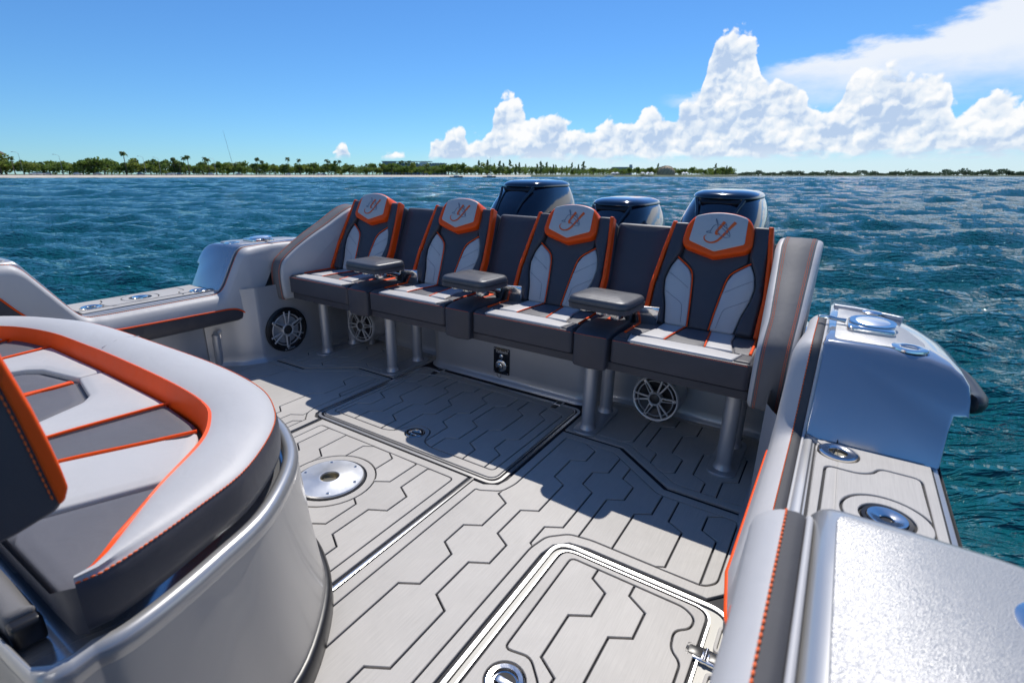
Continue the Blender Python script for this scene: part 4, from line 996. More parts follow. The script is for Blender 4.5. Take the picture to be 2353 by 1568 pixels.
    fish = [[(-0.008, 0.030), (0.012, 0.026), (0.032, 0.012), (0.044, -0.006), (0.047, -0.018)], [(0.047, -0.018), (0.030, -0.022), (0.016, -0.016), (0.002, -0.006), (-0.008, 0.030)],
            [(0.047, -0.012), (0.040, -0.012), (0.036, -0.008)], [(-0.008, 0.030), (-0.016, 0.044), (-0.018, 0.052), (-0.010, 0.040), (-0.008, 0.030)], [(-0.008, 0.030), (-0.020, 0.024), (-0.028, 0.006), (-0.030, -0.006)],
            [(0.018, 0.020), (0.022, 0.034), (0.030, 0.016)], [(0.024, -0.008), (0.034, -0.006), (0.038, 0.004)], [(-0.030, 0.002), (-0.044, -0.004), (-0.02, -0.008)], [(0.010, 0.016), (0.026, 0.004), (0.030, -0.010)]]
    for l in fish: ribbon('emblem_fish', l, [0.0018, 0.0028, 0.0018], 'logo_grey', 0.0010)
    return t
seat0 = build_seat()
labs = ['bench seat nearest the right side wing, with fish emblem headrest', 'bench seat second from the right side wing, with fish emblem headrest',
        'bench seat second from the left side wing, with fish emblem headrest', 'bench seat nearest the left side wing, with fish emblem headrest']
for k in range(4):
    s_ = seat0 if k == 0 else copy_tree(seat0)
    if k: BOAT.append(s_)
    s_.location.x = XC0 - k * 0.69
    s_['label'] = labs[k]

# ------------------------------------------------------------------ armrests
def build_arm():
    t = thing('armrest', (0, 1.98, 0.53), 'x', 'armrest', 'fold-out armrests of the bench')
    f = Fr((0.0, 2.0, -0.008), (1, -0.06, 0), (0.06, 1, 0))
    po = rrect(-0.135, 0.135, -0.112, 0.115, 0.05, 7)
    pad('arm_pad', po, f, 0.634, 0.664, 0.018, 'arm_vinyl', t, 6, bulge=0.010, bw=0.07)
    pad('arm_base', inset(ccw(po), -0.001), f, 0.614, 0.637, 0.004, 'charcoal', t, 3)
    tube('trim_cord', [f(u, v, 0.6355) for u, v in inset(ccw(po), -0.002)], 0.0024, 'black_plastic', t, 6, closed=True)
    for u in (-0.05, 0.03):
        tube('crease', [f(u - 0.04, 0.02, 0.6745), f(u, 0.012, 0.6748), f(u + 0.035, 0.006, 0.6745)], [0.0004, 0.0012, 0.0004], 'arm_vinyl', t, 6, flat=0.5)
    for u, v in ((-0.06, -0.06), (0.02, -0.07)):
        lathe('hinge_disc', [(0.028, 0.602), (0.028, 0.612), (0.020, 0.616)], Fr(f(u, v, 0), (1, 0, 0), (0, 1, 0)), 'chrome', t, 20)
    box('hinge_block', (0.04, -0.04, 0.570), (0.075, 0.02, 0.614), 'chrome', t, 0.004, fr=f)
    b = Fr((0.055, 2.125, 0.508), (1, 0.20, 0), (0, -0.22, 1))
    pad('bracket_plate', [(0.0, 0.012), (0.125, 0.0), (0.135, 0.092), (-0.05, 0.092)], b, -0.008, 0.004, 0.0015, 'chrome', t, 2)
    tube('bracket_arm', [b(0.01, 0.06, 0.0), (0.05, 2.06, 0.585), (0.055, 1.985, 0.596)], [0.016, 0.016, 0.014], 'chrome', t, 8)
    return t
arm0 = build_arm()
for k, (x, l) in enumerate(((0.69, 'grey padded armrest between the two right-hand bench seats'), (0.0, 'grey padded armrest in the middle of the bench'), (-0.69, 'grey padded armrest between the two left-hand bench seats'))):
    a_ = arm0 if k == 0 else copy_tree(arm0)
    if k: BOAT.append(a_)
    a_.location.x = x; a_['label'] = l

# ------------------------------------------------------------------ loudspeakers
def speaker(o, W, r, label, can, gm, ring, roll=0.0):
    W = Vector(W).normalized(); U0 = Vector((0, 0, 1)).cross(W).normalized(); V0 = W.cross(U0)
    U = U0 * math.cos(roll) + V0 * math.sin(roll); V = W.cross(U)
    f = Fr(o, U, V, W)
    t = thing('loudspeaker', o, label, 'speaker', 'cockpit loudspeakers')
    if can:
        lathe('housing', [(r * 1.02, 0.0), (r * 1.03, -0.012), (r * 1.0, -0.03), (r * 0.97, -0.10), (r * 0.9, -0.15), (r * 0.5, -0.17), (0, -0.17)], f, 'post_metal', t, 40)
        tube('bracket', [f(0, 0, -0.08) - Vector((0, 0, r * 0.9)), f(0, 0, -0.08) - Vector((0, 0, r * 1.15)), f(0, 0, -0.08) - Vector((0, 0, r * 1.35))], 0.02, 'post_metal', t, 12)
    else:
        lathe('baffle', [(r * 1.10, -0.004), (r * 1.09, 0.010), (r * 1.02, 0.014), (r * 1.0, 0.008)], f, 'black_plastic', t, 48)
    lathe('cone', [(r * 0.92, -0.002), (r * 0.86, 0.004), (r * 0.78, 0.0), (r * 0.3, -0.03), (0, -0.03)], f, 'cone', t, 40)
    lathe('trim_ring', [(r * 1.01, -0.004), (r * 1.01, 0.010), (r * 0.985, 0.014), (r * 0.93, 0.012), (r * 0.91, 0.004)], f, ring, t, 48)
    lathe('hub', [(r * 0.30, -0.01), (r * 0.30, 0.018), (r * 0.27, 0.021), (r * 0.225, 0.018)], f, gm, t, 32)
    lathe('dust_cap', [(r * 0.225, 0.010), (r * 0.20, 0.017), (r * 0.1, 0.022), (0, 0.0235)], f, 'cone', t, 28)
    for k in range(3):
        a = math.pi / 2 + k * 2 * math.pi / 3 + math.pi / 6
        g = Fr(o, U * math.cos(a) + V * math.sin(a), U * -math.sin(a) + V * math.cos(a), W)
        pad('spoke', rnd([(r * 0.28, -r * 0.11), (r * 0.90, -r * 0.065), (r * 0.95, 0), (r * 0.90, r * 0.065), (r * 0.28, r * 0.11)], r * 0.03, 3), g, 0.006, 0.018, 0.003, gm, t, 2)
        pad('spoke_inlay', rnd([(r * 0.34, -r * 0.055), (r * 0.78, -r * 0.03), (r * 0.78, r * 0.03), (r * 0.34, r * 0.055)], r * 0.02, 3), g, 0.012, 0.0186, 0.001, 'cone', t, 2)
        lathe('screw', [(r * 0.035, 0.017), (r * 0.03, 0.0195), (0, 0.0195)], Fr(g(r * 0.87, 0, 0), U, V, W), 'chrome', t, 10)
        for d in (-1, 1):
            a2 = a + math.pi / 3 + d * 0.17
            h_ = Fr(o, U * math.cos(a2) + V * math.sin(a2), U * -math.sin(a2) + V * math.cos(a2), W)
            pad('rib', [(r * 0.28, -r * 0.038), (r * 0.93, -r * 0.038), (r * 0.93, r * 0.038), (r * 0.28, r * 0.038)], h_, 0.006, 0.014, 0.002, gm, t, 2)
    lathe('inner_ring', [(r * 0.80, 0.004), (r * 0.80, 0.010), (r * 0.77, 0.012), (r * 0.75, 0.004)], f, gm, t, 40)
    text_mesh('lettering', 'JL AUDIO', r * 0.13, Fr(f.o + W * 0.0148 - Vector((0, 0, 1)).cross(W).cross(W) * 0 - (W.cross(U0)) * r * 0.955, U0, V0, W), 'white_print', t)
speaker((0.885, 2.215, 0.150), (-0.06, -1, 0.06), 0.108, 'round silver-grilled loudspeaker can under the right end of the bench', True, 'grille', 'grille_light', 0.1)
speaker((-1.085, 2.215, 0.156), (0.10, -1, 0.06), 0.108, 'round silver-grilled loudspeaker can under the left end of the bench', True, 'grille', 'grille_light', 0.1)
speaker((-1.366, 1.855, 0.168), (1, 0, 0.0), 0.128, 'black loudspeaker mounted flush in the left cockpit wall', False, 'grille', 'black_plastic', 0.45)
# ------------------------------------------------------------------ outboard engines
def selips(cx, hw, yf, yb, z, n=36, e=3.2):
    out = []
    for k in range(n):
        a = 2 * math.pi * k / n - math.pi / 2
        ca, sa = math.cos(a), math.sin(a)
        out.append((cx + hw * math.copysign(abs(ca) ** (2 / e), ca), (yf + yb) / 2 + (yb - yf) / 2 * math.copysign(abs(sa) ** (2 / e), sa), z))
    return out
def build_engine():
    t = thing('outboard_engine', (0, 3.3, 0.0), 'x', 'outboard engine', 'outboard engines on the transom')
    S = [(-0.35, 0.07, 3.2, 3.42), (0.30, 0.09, 3.15, 3.45), (0.42, 0.15, 3.04, 3.55), (0.50, 0.205, 2.97, 3.64), (0.60, 0.235, 2.92, 3.70), (0.70, 0.246, 2.90, 3.73), (0.78, 0.245, 2.915, 3.74), (0.85, 0.236, 2.955, 3.73), (0.91, 0.222, 3.005, 3.71), (0.96, 0.205, 3.06, 3.685), (1.00, 0.188, 3.105, 3.66), (1.02, 0.176, 3.13, 3.64)]
    loft('cowl', [selips(0, hw, a, b, z, e=2.9) for z, hw, a, b in S], 'engine_blue', t, closed=True, caps=True, angle=60)
    C = [(1.006, 0.150, 3.13, 3.62), (1.016, 0.182, 3.093, 3.658), (1.026, 0.183, 3.094, 3.658), (1.040, 0.172, 3.115, 3.64), (1.052, 0.146, 3.16, 3.59), (1.059, 0.09, 3.24, 3.50)]
    loft('top_cap', [selips(0, hw, a, b, z, e=3.0) for z, hw, a, b in C], 'engine_top', t, closed=True, caps=True, angle=60)
    bm = bmesh.new()
    f = Fr((0, 3.085, 1.004), (1, 0, 0), (0, 0.35, 1), None)
    pad('air_intake', rnd([(-0.10, -0.012), (0.10, -0.012), (0.115, 0.016), (-0.115, 0.016)], 0.006), Fr((0, 3.098, 0.998), (1, 0, 0), (0, 0.75, 1)), -0.02, 0.004, 0.002, 'black_plastic', t, 2)
    for s in (-1, 1):
        tube('ridge', catmull([(s * 0.125, 3.105, 1.008), (s * 0.110, 3.068, 0.972), (s * 0.094, 3.012, 0.920), (s * 0.084, 2.950, 0.855)], 4), [0.010] * 4 + [0.009] * 4 + [0.006] * 4 + [0.002], 'engine_blue', t, 8)
        tube('trim_line', catmull([(s * 0.236, 3.06, 0.80), (s * 0.246, 3.30, 0.84), (s * 0.238, 3.55, 0.82)], 5), 0.003, 'engine_top', t, 6)
    lathe('propeller_hub', [(0, 0), (0.05, 0.02), (0.06, 0.2), (0.02, 0.28), (0, 0.3)], Fr((0, 3.25, -0.62), (1, 0, 0), (0, 0, -1), (0, 1, 0)), 'engine_blue', t, 16)
    return t
eng0 = build_engine()
for k, (x, y, dz, l) in enumerate(((0.87, 0.0, 0.0, 'dark blue outboard engine behind the rightmost bench seat'), (0.22, 0.05, -0.072, 'dark blue outboard engine low in the middle, smallest of the three'), (-0.45, 0.0, 0.022, 'dark blue outboard engine leftmost of the three, tallest above the bench'))):
    e_ = eng0 if k == 0 else copy_tree(eng0)
    if k: BOAT.append(e_)
    e_.location.x = x; e_.location.y += y; e_.location.z += dz; e_['label'] = l

# ------------------------------------------------------------------ lounge in the left foreground
lounge = thing('lounge_seat', (-0.35, 0.4, 0), 'curved aft lounge cushion with orange inner band on a silver console base', 'lounge seat')
OUT = [(-1.34, 0.10), (-1.33, 0.40), (-1.228, 0.559), (-1.067, 0.662), (-0.822, 0.736), (-0.35, 0.757), (-0.029, 0.759), (0.199, 0.735), (0.344, 0.682), (0.449, 0.608), (0.555, 0.478), (0.600, 0.361), (0.628, 0.268), (0.641, 0.20), (0.634, 0.166)]
OUT = [tuple(p)[:2] for p in catmull([Vector((x, y, 0)) for x, y in OUT], 5)]
def off_path(p, d):
    out = []; L = len(p)
    for i in range(L):
        a, b = Vector(p[max(i - 1, 0)]), Vector(p[min(i + 1, L - 1)]); t = (b - a).normalized()
        out.append((p[i][0] - t.y * d, p[i][1] + t.x * d))
    return out
CLOSE = [(0.60, 0.150), (0.0, 0.10), (-1.0, 0.08)]
def lvl(d, z, close=True):
    q = off_path(OUT, d)
    return [(x, y, z) for x, y in q]
# console base wall with a foot trim
secs = [lvl(0.072, -0.005), lvl(0.070, 0.02), lvl(0.060, 0.10), lvl(0.045, 0.25), lvl(0.036, 0.40), lvl(0.034, 0.44)]
def close_near(sec):  # carry the wall round the near corner
    x, y, z = sec[-1]
    return sec + [(x + 0.006, y - 0.025, z), (x + 0.002, y - 0.048, z), (x - 0.02, y - 0.066, z), (x - 0.3, y - 0.085, z), (x - 2.0, y - 0.11, z)]
base = loft('console_base', [close_near(s) for s in secs], 'lounge_base', lounge, angle=60)
loft('foot_trim', [close_near(lvl(d, z)) for d, z in ((0.074, -0.006), (0.080, 0.0), (0.080, 0.05), (0.072, 0.062), (0.060, 0.062))], 'black_plastic', base, angle=60)
rim = [close_near(lvl(d, z)) for d, z in ((0.034, 0.435), (0.037, 0.452), (0.033, 0.466), (0.024, 0.473), (0.012, 0.473), (0.003, 0.466), (-0.001, 0.452), (-0.001, 0.43))]
loft('rim', rim, 'silver_paint', lounge, angle=70)
top_in = lvl(0.0, 0.44)
bm = bmesh.new(); bm.faces.new([bm.verts.new(p) for p in close_near(top_in)]); finish(bm, 'console_top', 'gloss_silver', lounge, smooth=False)
# cushion side and rolled rim
UP = [(-1.20, 0.10), (-1.19, 0.36), (-1.068, 0.518), (-0.855, 0.592), (-0.56, 0.612), (-0.324, 0.617), (-0.011, 0.612), (0.188, 0.592), (0.285, 0.553), (0.375, 0.484), (0.470, 0.357), (0.556, 0.261), (0.608, 0.203), (0.622, 0.172)]
UP = [tuple(p)[:2] for p in catmull([Vector((x, y, 0)) for x, y in UP], 5)]
def resample(p, n):
    P = [Vector(q) for q in p]; d = [0]
    for a, b in zip(P, P[1:]): d.append(d[-1] + (b - a).length)
    out = []; j = 0
    for k in range(n):
        t = d[-1] * k / (n - 1)
        while j < len(P) - 2 and d[j + 1] < t: j += 1
        f = (t - d[j]) / max(1e-9, d[j + 1] - d[j]); out.append(P[j].lerp(P[j + 1], min(1, f)))
    return out
NL = 90
o_r, u_r = resample(OUT, NL), resample(UP, NL)
def sec_rim(fr_, z): return [(o_r[i].x * (1 - fr_) + u_r[i].x * fr_, o_r[i].y * (1 - fr_) + u_r[i].y * fr_, z if not callable(z) else z(i)) for i in range(NL)]
def oo(d, z): return [(x, y, z) for x, y in [tuple(q) for q in off_path([tuple(v) for v in o_r], d)]]
side_secs = [oo(-0.010, 0.474), oo(-0.002, 0.482), oo(0.001, 0.50), oo(0.001, 0.545), oo(-0.001, 0.560), oo(-0.004, 0.5655)]
loft('cushion_side', side_secs, 'charcoal', lounge, angle=80)
fade = lambda i: min(1.0, (NL - 1 - i) / 14.0)
rim_secs = [oo(-0.004, 0.5655), oo(-0.010, 0.5715), sec_rim(0.25, lambda i: 0.577 + 0.004 * fade(i)), sec_rim(0.5, lambda i: 0.578 + 0.008 * fade(i)), sec_rim(0.8, lambda i: 0.572 + 0.008 * fade(i)), sec_rim(0.95, lambda i: 0.566 + 0.006 * fade(i)), sec_rim(1.0, lambda i: 0.563 + 0.006 * fade(i))]
loft('rim_bolster', rim_secs, 'light_grey', lounge, angle=80)
LOW = [(-1.22, 0.10), (-1.20, 0.35), (-1.085, 0.505), (-0.86, 0.578), (-0.56, 0.590), (-0.37, 0.592), (0.00, 0.588), (0.168, 0.572), (0.258, 0.536), (0.352, 0.470), (0.458, 0.346), (0.548, 0.252), (0.604, 0.199), (0.620, 0.170)]
LOW = [tuple(p)[:2] for p in catmull([Vector((x, y, 0)) for x, y in LOW], 5)]
l_r = resample(LOW, NL)
def mixed(fr_, zf): return [(u_r[i].x * (1 - fr_) + l_r[i].x * fr_, u_r[i].y * (1 - fr_) + l_r[i].y * fr_, zf(i)) for i in range(NL)]
zlow = lambda i: 0.514 + 0.047 * (1 - min(1.0, max(0, (NL - 1 - i) - 4) / 16.0))
loft('inner_band', [[(p.x, p.y, 0.563 + 0.006 * fade(i)) for i, p in enumerate(u_r)], mixed(0.25, lambda i: 0.566 + 0.005 * fade(i)), mixed(0.5, lambda i: (0.566 + zlow(i)) / 2 + 0.006), mixed(1.0, zlow), [(p.x, p.y, zlow(i) - 0.02) for i, p in enumerate(l_r)]], 'orange', lounge, angle=80)
stitch('stitching', [Vector(p) for p in oo(-0.0035, 0.5672)[18:]], 'orange_thread', lounge, 0.0085, 0.0068, 0.0017)
stitch('band_stitching', [Vector((u_r[i].x * 0.8 + l_r[i].x * 0.2, u_r[i].y * 0.8 + l_r[i].y * 0.2, 0.5715)) for i in range(10, 66)], 'orange_thread', lounge, 0.006, 0.004, 0.0008)
tube('rim_seam', [(o_r[40].x * (1 - f_) + u_r[40].x * f_, o_r[40].y * (1 - f_) + u_r[40].y * f_, 0.5722 + 0.012 * math.sin(f_ * math.pi)) for f_ in (0.05, 0.3, 0.6, 0.95)], 0.0012, 'grey_thread', lounge, 6)
# seat panels
SZ = 0.498
def seat_panel(name, poly, m_, h=0.523, r=0.008, bulge=0.004):
    pad(name, rnd(poly, 0.008, 4), FLAT, SZ - 0.03, h, r, m_, lounge, 4, bulge=bulge, bw=0.02)
LX = -0.42
def mx(p): return [(2 * LX - x, y) for x, y in p]
pB = [(-0.045, 0.16), (-0.041, 0.331), (-0.003, 0.582), (0.165, 0.566), (0.217, 0.545), (0.105, 0.309), (0.06, 0.16)]
pC = [(0.068, 0.16), (0.112, 0.307), (0.223, 0.543), (0.255, 0.530), (0.345, 0.468), (0.378, 0.425), (0.372, 0.388), (0.315, 0.251), (0.28, 0.16)]
pD = [(0.288, 0.16), (0.322, 0.248), (0.379, 0.386), (0.386, 0.420), (0.455, 0.343), (0.545, 0.249), (0.60, 0.196), (0.612, 0.172), (0.55, 0.160)]
pA = [(-0.053, 0.16), (-0.049, 0.331), (-0.011, 0.583), (-0.36, 0.588), (LX + 0.003, 0.588), (LX + 0.003, 0.522), (-0.39, 0.516), (-0.245, 0.487), (-0.205, 0.455), (-0.16, 0.345), (-0.155, 0.16)]
pE = [(LX + 0.003, 0.16), (LX + 0.003, 0.512), (-0.39, 0.506), (-0.25, 0.478), (-0.214, 0.450), (-0.170, 0.345), (-0.165, 0.16)]
for P, nm, m_ in ((pA, 'seat_panel', 'light_grey'), (pB, 'seat_stripe', 'mid_grey'), (pC, 'seat_panel', 'light_grey'), (pD, 'seat_stripe', 'mid_grey'), (pE, 'seat_inset', 'mid_grey')):
    h = 0.519 if m_ == 'light_grey' else (0.514 if nm != 'seat_inset' else 0.507)
    seat_panel(nm, P, m_, h); seat_panel(nm, mx(P), m_, h)
for k in (1, -1):
    g = (lambda x: x) if k == 1 else (lambda x: 2 * LX - x)
    tube('piping', catmull([(g(-0.048), 0.16, 0.517), (g(-0.044), 0.331, 0.519), (g(-0.022), 0.48, 0.520), (g(-0.006), 0.583, 0.520)], 5), 0.0045, 'orange', lounge, 8)
    tube('piping', catmull([(g(0.064), 0.16, 0.517), (g(0.109), 0.308, 0.519), (g(0.17), 0.435, 0.520), (g(0.220), 0.545, 0.521)], 5), 0.0045, 'orange', lounge, 8)
    pad('orange_strap', rnd([(g(-0.455), 0.16), (g(-0.43), 0.16), (g(LX + 0.012), 0.505), (g(LX + 0.001), 0.508)] if k == 1 else [(g(-0.455), 0.16), (g(-0.43), 0.16), (g(LX + 0.012), 0.505), (g(LX + 0.001), 0.508)], 0.004), FLAT, 0.495, 0.5135, 0.004, 'orange', lounge, 3)
pad('cushion_core', rnd([(-1.18, 0.15), (0.56, 0.160), (0.50, 0.26), (0.33, 0.44), (0.2, 0.54), (-1.0, 0.54), (-1.18, 0.3)], 0.02), FLAT, 0.47, 0.502, 0.01, 'charcoal', lounge, 3)
# near end of the cushion (front facing wall)
loft('cushion_end', [[(o_r[-1].x, o_r[-1].y, z) for z in (0.476, 0.52, 0.562)], [(o_r[-1].x - 0.012, o_r[-1].y - 0.012, z) for z in (0.476, 0.52, 0.560)], [(0.55, 0.152, z) for z in (0.476, 0.50, 0.516)], [(0.3, 0.150, z) for z in (0.476, 0.495, 0.511)], [(-1.2, 0.150, z) for z in (0.476, 0.495, 0.511)]], 'charcoal', lounge, angle=70)
# charcoal padded rest lying on the console edge
rest = thing('foot_rest', (0.2, 0.10, 0.44), 'charcoal padded bar at the near edge of the lounge console', 'padded bar')
pad('padding', rnd([(-0.5, 0.052), (0.525, 0.098), (0.535, 0.137), (-0.5, 0.118)], 0.01), FLAT, 0.442, 0.50, 0.012, 'charcoal_top', rest, 4)
pad('end_cap', rnd([(0.0, 0.0), (0.04, 0.0), (0.04, 0.045), (0.0, 0.045)], 0.008), Fr((0.534, 0.098, 0.445), (0.1, 1, 0), (0, 0, 1), (1, 0, 0)), -0.004, 0.016, 0.008, 'black_plastic', rest, 3)
# seat backrest at the left edge of the view
chair = thing('pilot_chair', (0.70, 0.03, 0.0), 'dark helm seat backrest with orange piped edge at the left frame edge', 'seat')
fc = Fr((0.70, 0.19, 0), (0.19, 0.98, 0), (0, 0, 1))
edge = [(-0.24, 1.06), (-0.060, 1.03), (-0.039, 0.934), (-0.033, 0.902), (-0.026, 0.861), (-0.020, 0.814), (-0.016, 0.773), (-0.015, 0.752), (-0.021, 0.737), (-0.030, 0.723), (-0.070, 0.709), (-0.10, 0.702), (-0.24, 0.68)]
pad('backrest', rnd(edge, 0.006, 4), fc, -0.035, 0.0, 0.006, 'charcoal', chair, 5)
welt = [(-0.060, 1.035), (-0.0385, 0.936), (-0.0325, 0.902), (-0.0255, 0.861), (-0.0195, 0.814), (-0.0155, 0.773), (-0.0145, 0.752), (-0.0205, 0.736), (-0.0275, 0.731), (-0.029, 0.745), (-0.032, 0.775), (-0.0365, 0.822), (-0.0415, 0.868), (-0.0465, 0.905), (-0.067, 1.035)]
pad('orange_welt', rnd(welt, 0.003, 3), fc, -0.030, 0.0045, 0.004, 'orange', chair, 4)
stitch('stitching', catmull([fc(x - 0.0035, z, 0.0008) for x, z in welt[9:14]], 6), 'orange_thread', chair, 0.009, 0.007, 0.0014)
tube('seat_post', [(0.70, 0.03, 0.0), (0.70, 0.03, 0.4), (0.70, 0.03, 0.75)], 0.03, 'post_metal', chair, 16)

# console added out of view; its white aft face bounces sunlight into the shade
con = thing('bounce_console', (-0.2, -1.2, 0.0), 'unseen white console added forward of the lounge to bounce sunlight', 'console')
pad('body', rrect(-0.85, 0.62, -2.3, -0.22, 0.12, 6), FLAT, -0.005, 1.15, 0.06, 'bounce_gelcoat', con, 5)
f = Fr((0, -0.42, 1.10), (1, 0, 0), (0, -0.25, 1), (0, 1, 0.25))
pad('upper_bounce_panel', rnd([(-0.74, 0.0), (0.52, 0.0), (0.46, 0.75), (-0.68, 0.75)], 0.06), f, -0.03, 0.0, 0.008, 'bounce_gelcoat', con, 3)
# ------------------------------------------------------------------ sea
WZ = -0.43                                   # water level
rng = np.random.default_rng(7)
def at(az, dist, z=0.0): return Vector((CAM.x + dist * math.sin(R_(az)), CAM.y + dist * math.cos(R_(az)), z))
def build_sea():
    az = np.concatenate([np.linspace(-180, -88, 40, endpoint=False), np.linspace(-88, 26, 560), np.linspace(26, 180, 60)[1:]])
    rr = np.concatenate([np.linspace(0.35, 2.0, 12, endpoint=False), np.geomspace(2.0, 120, 420, endpoint=False), np.geomspace(120, 640, 420), np.geomspace(660, 30000, 40)])
    A, Rr = np.meshgrid(np.radians(az), rr)
    X = CAM.x + Rr * np.sin(A); Y = CAM.y + Rr * np.cos(A); Z = np.zeros_like(X)
    space = np.maximum(np.gradient(rr)[:, None] * np.ones_like(A), Rr * math.radians(114 / 560) * 0.8)
    for i in range(104):
        lam = 0.22 * (2.6 / 0.22) ** rng.random() if i < 74 else 2.2 * (9.0 / 2.2) ** rng.random()
        th = math.radians(150 + rng.normal() * 19); k = 2 * math.pi / lam
        amp = 0.0105 * lam ** 0.82
        fall = np.clip((lam / space - 2.2) / 2.5, 0, 1)
        if i >= 74: fall = fall * (0.12 + 0.88 * np.clip((Rr - 12) / 60, 0, 1)) * 1.25
        ph = k * (X * math.sin(th) + Y * math.cos(th)) + rng.random() * 6.28
        Z += amp * fall * (1.9 * np.exp(1.25 * (np.sin(ph) - 1.0)) - 0.85)
    Z *= np.clip((Rr - 0.4) / 1.2, 0.15, 1)
    nr, na = X.shape
    co = np.stack([X, Y, Z + WZ], -1).reshape(-1, 3)
    idx = np.arange(nr * na).reshape(nr, na)
    q = np.stack([idx[:-1, :-1], idx[:-1, 1:], idx[1:, 1:], idx[1:, :-1]], -1).reshape(-1, 4)[:, ::-1]
    me = bpy.data.meshes.new('sea_water')
    me.vertices.add(len(co)); me.vertices.foreach_set('co', co.astype(np.float32).ravel())
    me.loops.add(q.size); me.loops.foreach_set('vertex_index', q.astype(np.int32).ravel())
    me.polygons.add(len(q)); me.polygons.foreach_set('loop_start', np.arange(0, q.size, 4, dtype=np.int32))
    me.polygons.foreach_set('use_smooth', np.ones(len(q), dtype=bool))
    me.update(calc_edges=True); me.validate()
    me.materials.append(MATS['sea_water'])
    o = bpy.data.objects.new('sea_water', me); COL.objects.link(o)
    tag(o, 'blue green sea with small sunlit waves', 'sea', kind='structure')
build_sea()

# ------------------------------------------------------------------ far shore
random.seed(5)
def strip(name, a0, a1, prof, material, label, cat):
    """land along bearings a0..a1; prof: bearing -> list of (distance, height)"""
    n = int((a1 - a0) / 0.5) + 1; secs = []
    for k in range(n + 1):
        a = a0 + (a1 - a0) * k / n
        secs.append([at(a, d, WZ + h_) for d, h_ in prof(a)])
    o = loft(name, secs, material, None, angle=60)
    tag(o, label, cat, kind='structure'); return o
def shore_d(a): return interp(a, [(-110, 430), (-76, 470), (-55, 520), (-32, 560), (-20, 620), (-10, 640)])
wob = lambda a: 6 * math.sin(a * 1.7) + 4 * math.sin(a * 4.1 + 1)
strip('beach', -112, -30.5, lambda a: [(shore_d(a) - 8 + wob(a), -0.3), (shore_d(a) - 2 + wob(a), 0.5), (shore_d(a) + 16, 1.7), (shore_d(a) + 26, 1.8)], 'sand', 'pale sand beach along the far shore', 'beach')
strip('shore_land', -112, -9.8, lambda a: [(shore_d(a) + (20 if a < -30.5 else -6), 0.0 if a >= -30.5 else 1.5), (shore_d(a) + (24 if a < -30.5 else 2), 1.9), (shore_d(a) + 420, 3.0)], 'land', 'low wooded land behind the far beach', 'land')
strip('far_land', -12, 40, lambda a: [(1500, -0.3), (1510, 1.5), (2100, 2.5)], 'land', 'low dark land on the right horizon', 'land')

def leaf_cloud(bm, c, rad, n, size, seed, mi=0):
    rg = random.Random(seed)
    for _ in range(n):
        while True:
            p = Vector((rg.uniform(-1, 1), rg.uniform(-1, 1), rg.uniform(-1, 1)))
            if 0.25 < p.length < 1: break
        p = Vector((p.x * rad[0], p.y * rad[1], p.z * rad[2])) + Vector(c)
        nrm = Vector((rg.uniform(-1, 1), rg.uniform(-1, 1), rg.uniform(-.3, 1))).normalized()
        u = nrm.orthogonal().normalized() * size * rg.uniform(.6, 1.3); v = nrm.cross(u).normalized() * size * rg.uniform(.5, 1.1)
        f = bm.faces.new([bm.verts.new(p + u), bm.verts.new(p + v), bm.verts.new(p - u), bm.verts.new(p - v)]); f.material_index = mi
def tree_proto(kind, seed):
    rg = random.Random(seed)
    r = bpy.data.objects.new('shore_tree', None); COL.objects.link(r)
    bm = bmesh.new(); h = 8.0
    tube_bm(bm, [(0, 0, 0), (rg.uniform(-.3, .3), 0, 2), (rg.uniform(-.6, .6), 0, 4.2)], [0.32, 0.24, 0.12], 6)
    for k in range(3):
        a = rg.uniform(0, 6.28); tube_bm(bm, [(0, 0, 2.2), (math.cos(a) * 1.2, math.sin(a) * 1.2, 3.8), (math.cos(a) * 2.2, math.sin(a) * 2.2, 5)], [0.14, 0.1, 0.05], 5)
    finish(bm, 'trunk', 'bark', r)
    bm = bmesh.new()
    if kind == 'round':
        for k in range(9):
            a = rg.uniform(0, 6.28); d = rg.uniform(0.4, 2.9); zc = rg.uniform(3.4, 6.6)
            leaf_cloud(bm, (math.cos(a) * d, math.sin(a) * d, zc), (rg.uniform(1.2, 2.0), rg.uniform(1.2, 2.0), rg.uniform(0.8, 1.4)), 60, 0.42, rg.random())
        finish(bm, 'crown', rg.choice(['foliage_a', 'foliage_c', 'foliage_a']), r, smooth=False, recalc=False)
    else:
        for k in range(14):
            z = 1.5 + k * 0.62; w = max(0.6, 2.5 - abs(k - 5) * 0.2) * rg.uniform(.6, 1.3)
            a = rg.uniform(0, 6.28); d = w * rg.uniform(.1, .8)
            leaf_cloud(bm, (math.cos(a) * d, math.sin(a) * d, z), (w * .7, w * .7, 0.7), 36, 0.36, rg.random())
        finish(bm, 'crown', 'foliage_b', r, smooth=False, recalc=False)
    return r
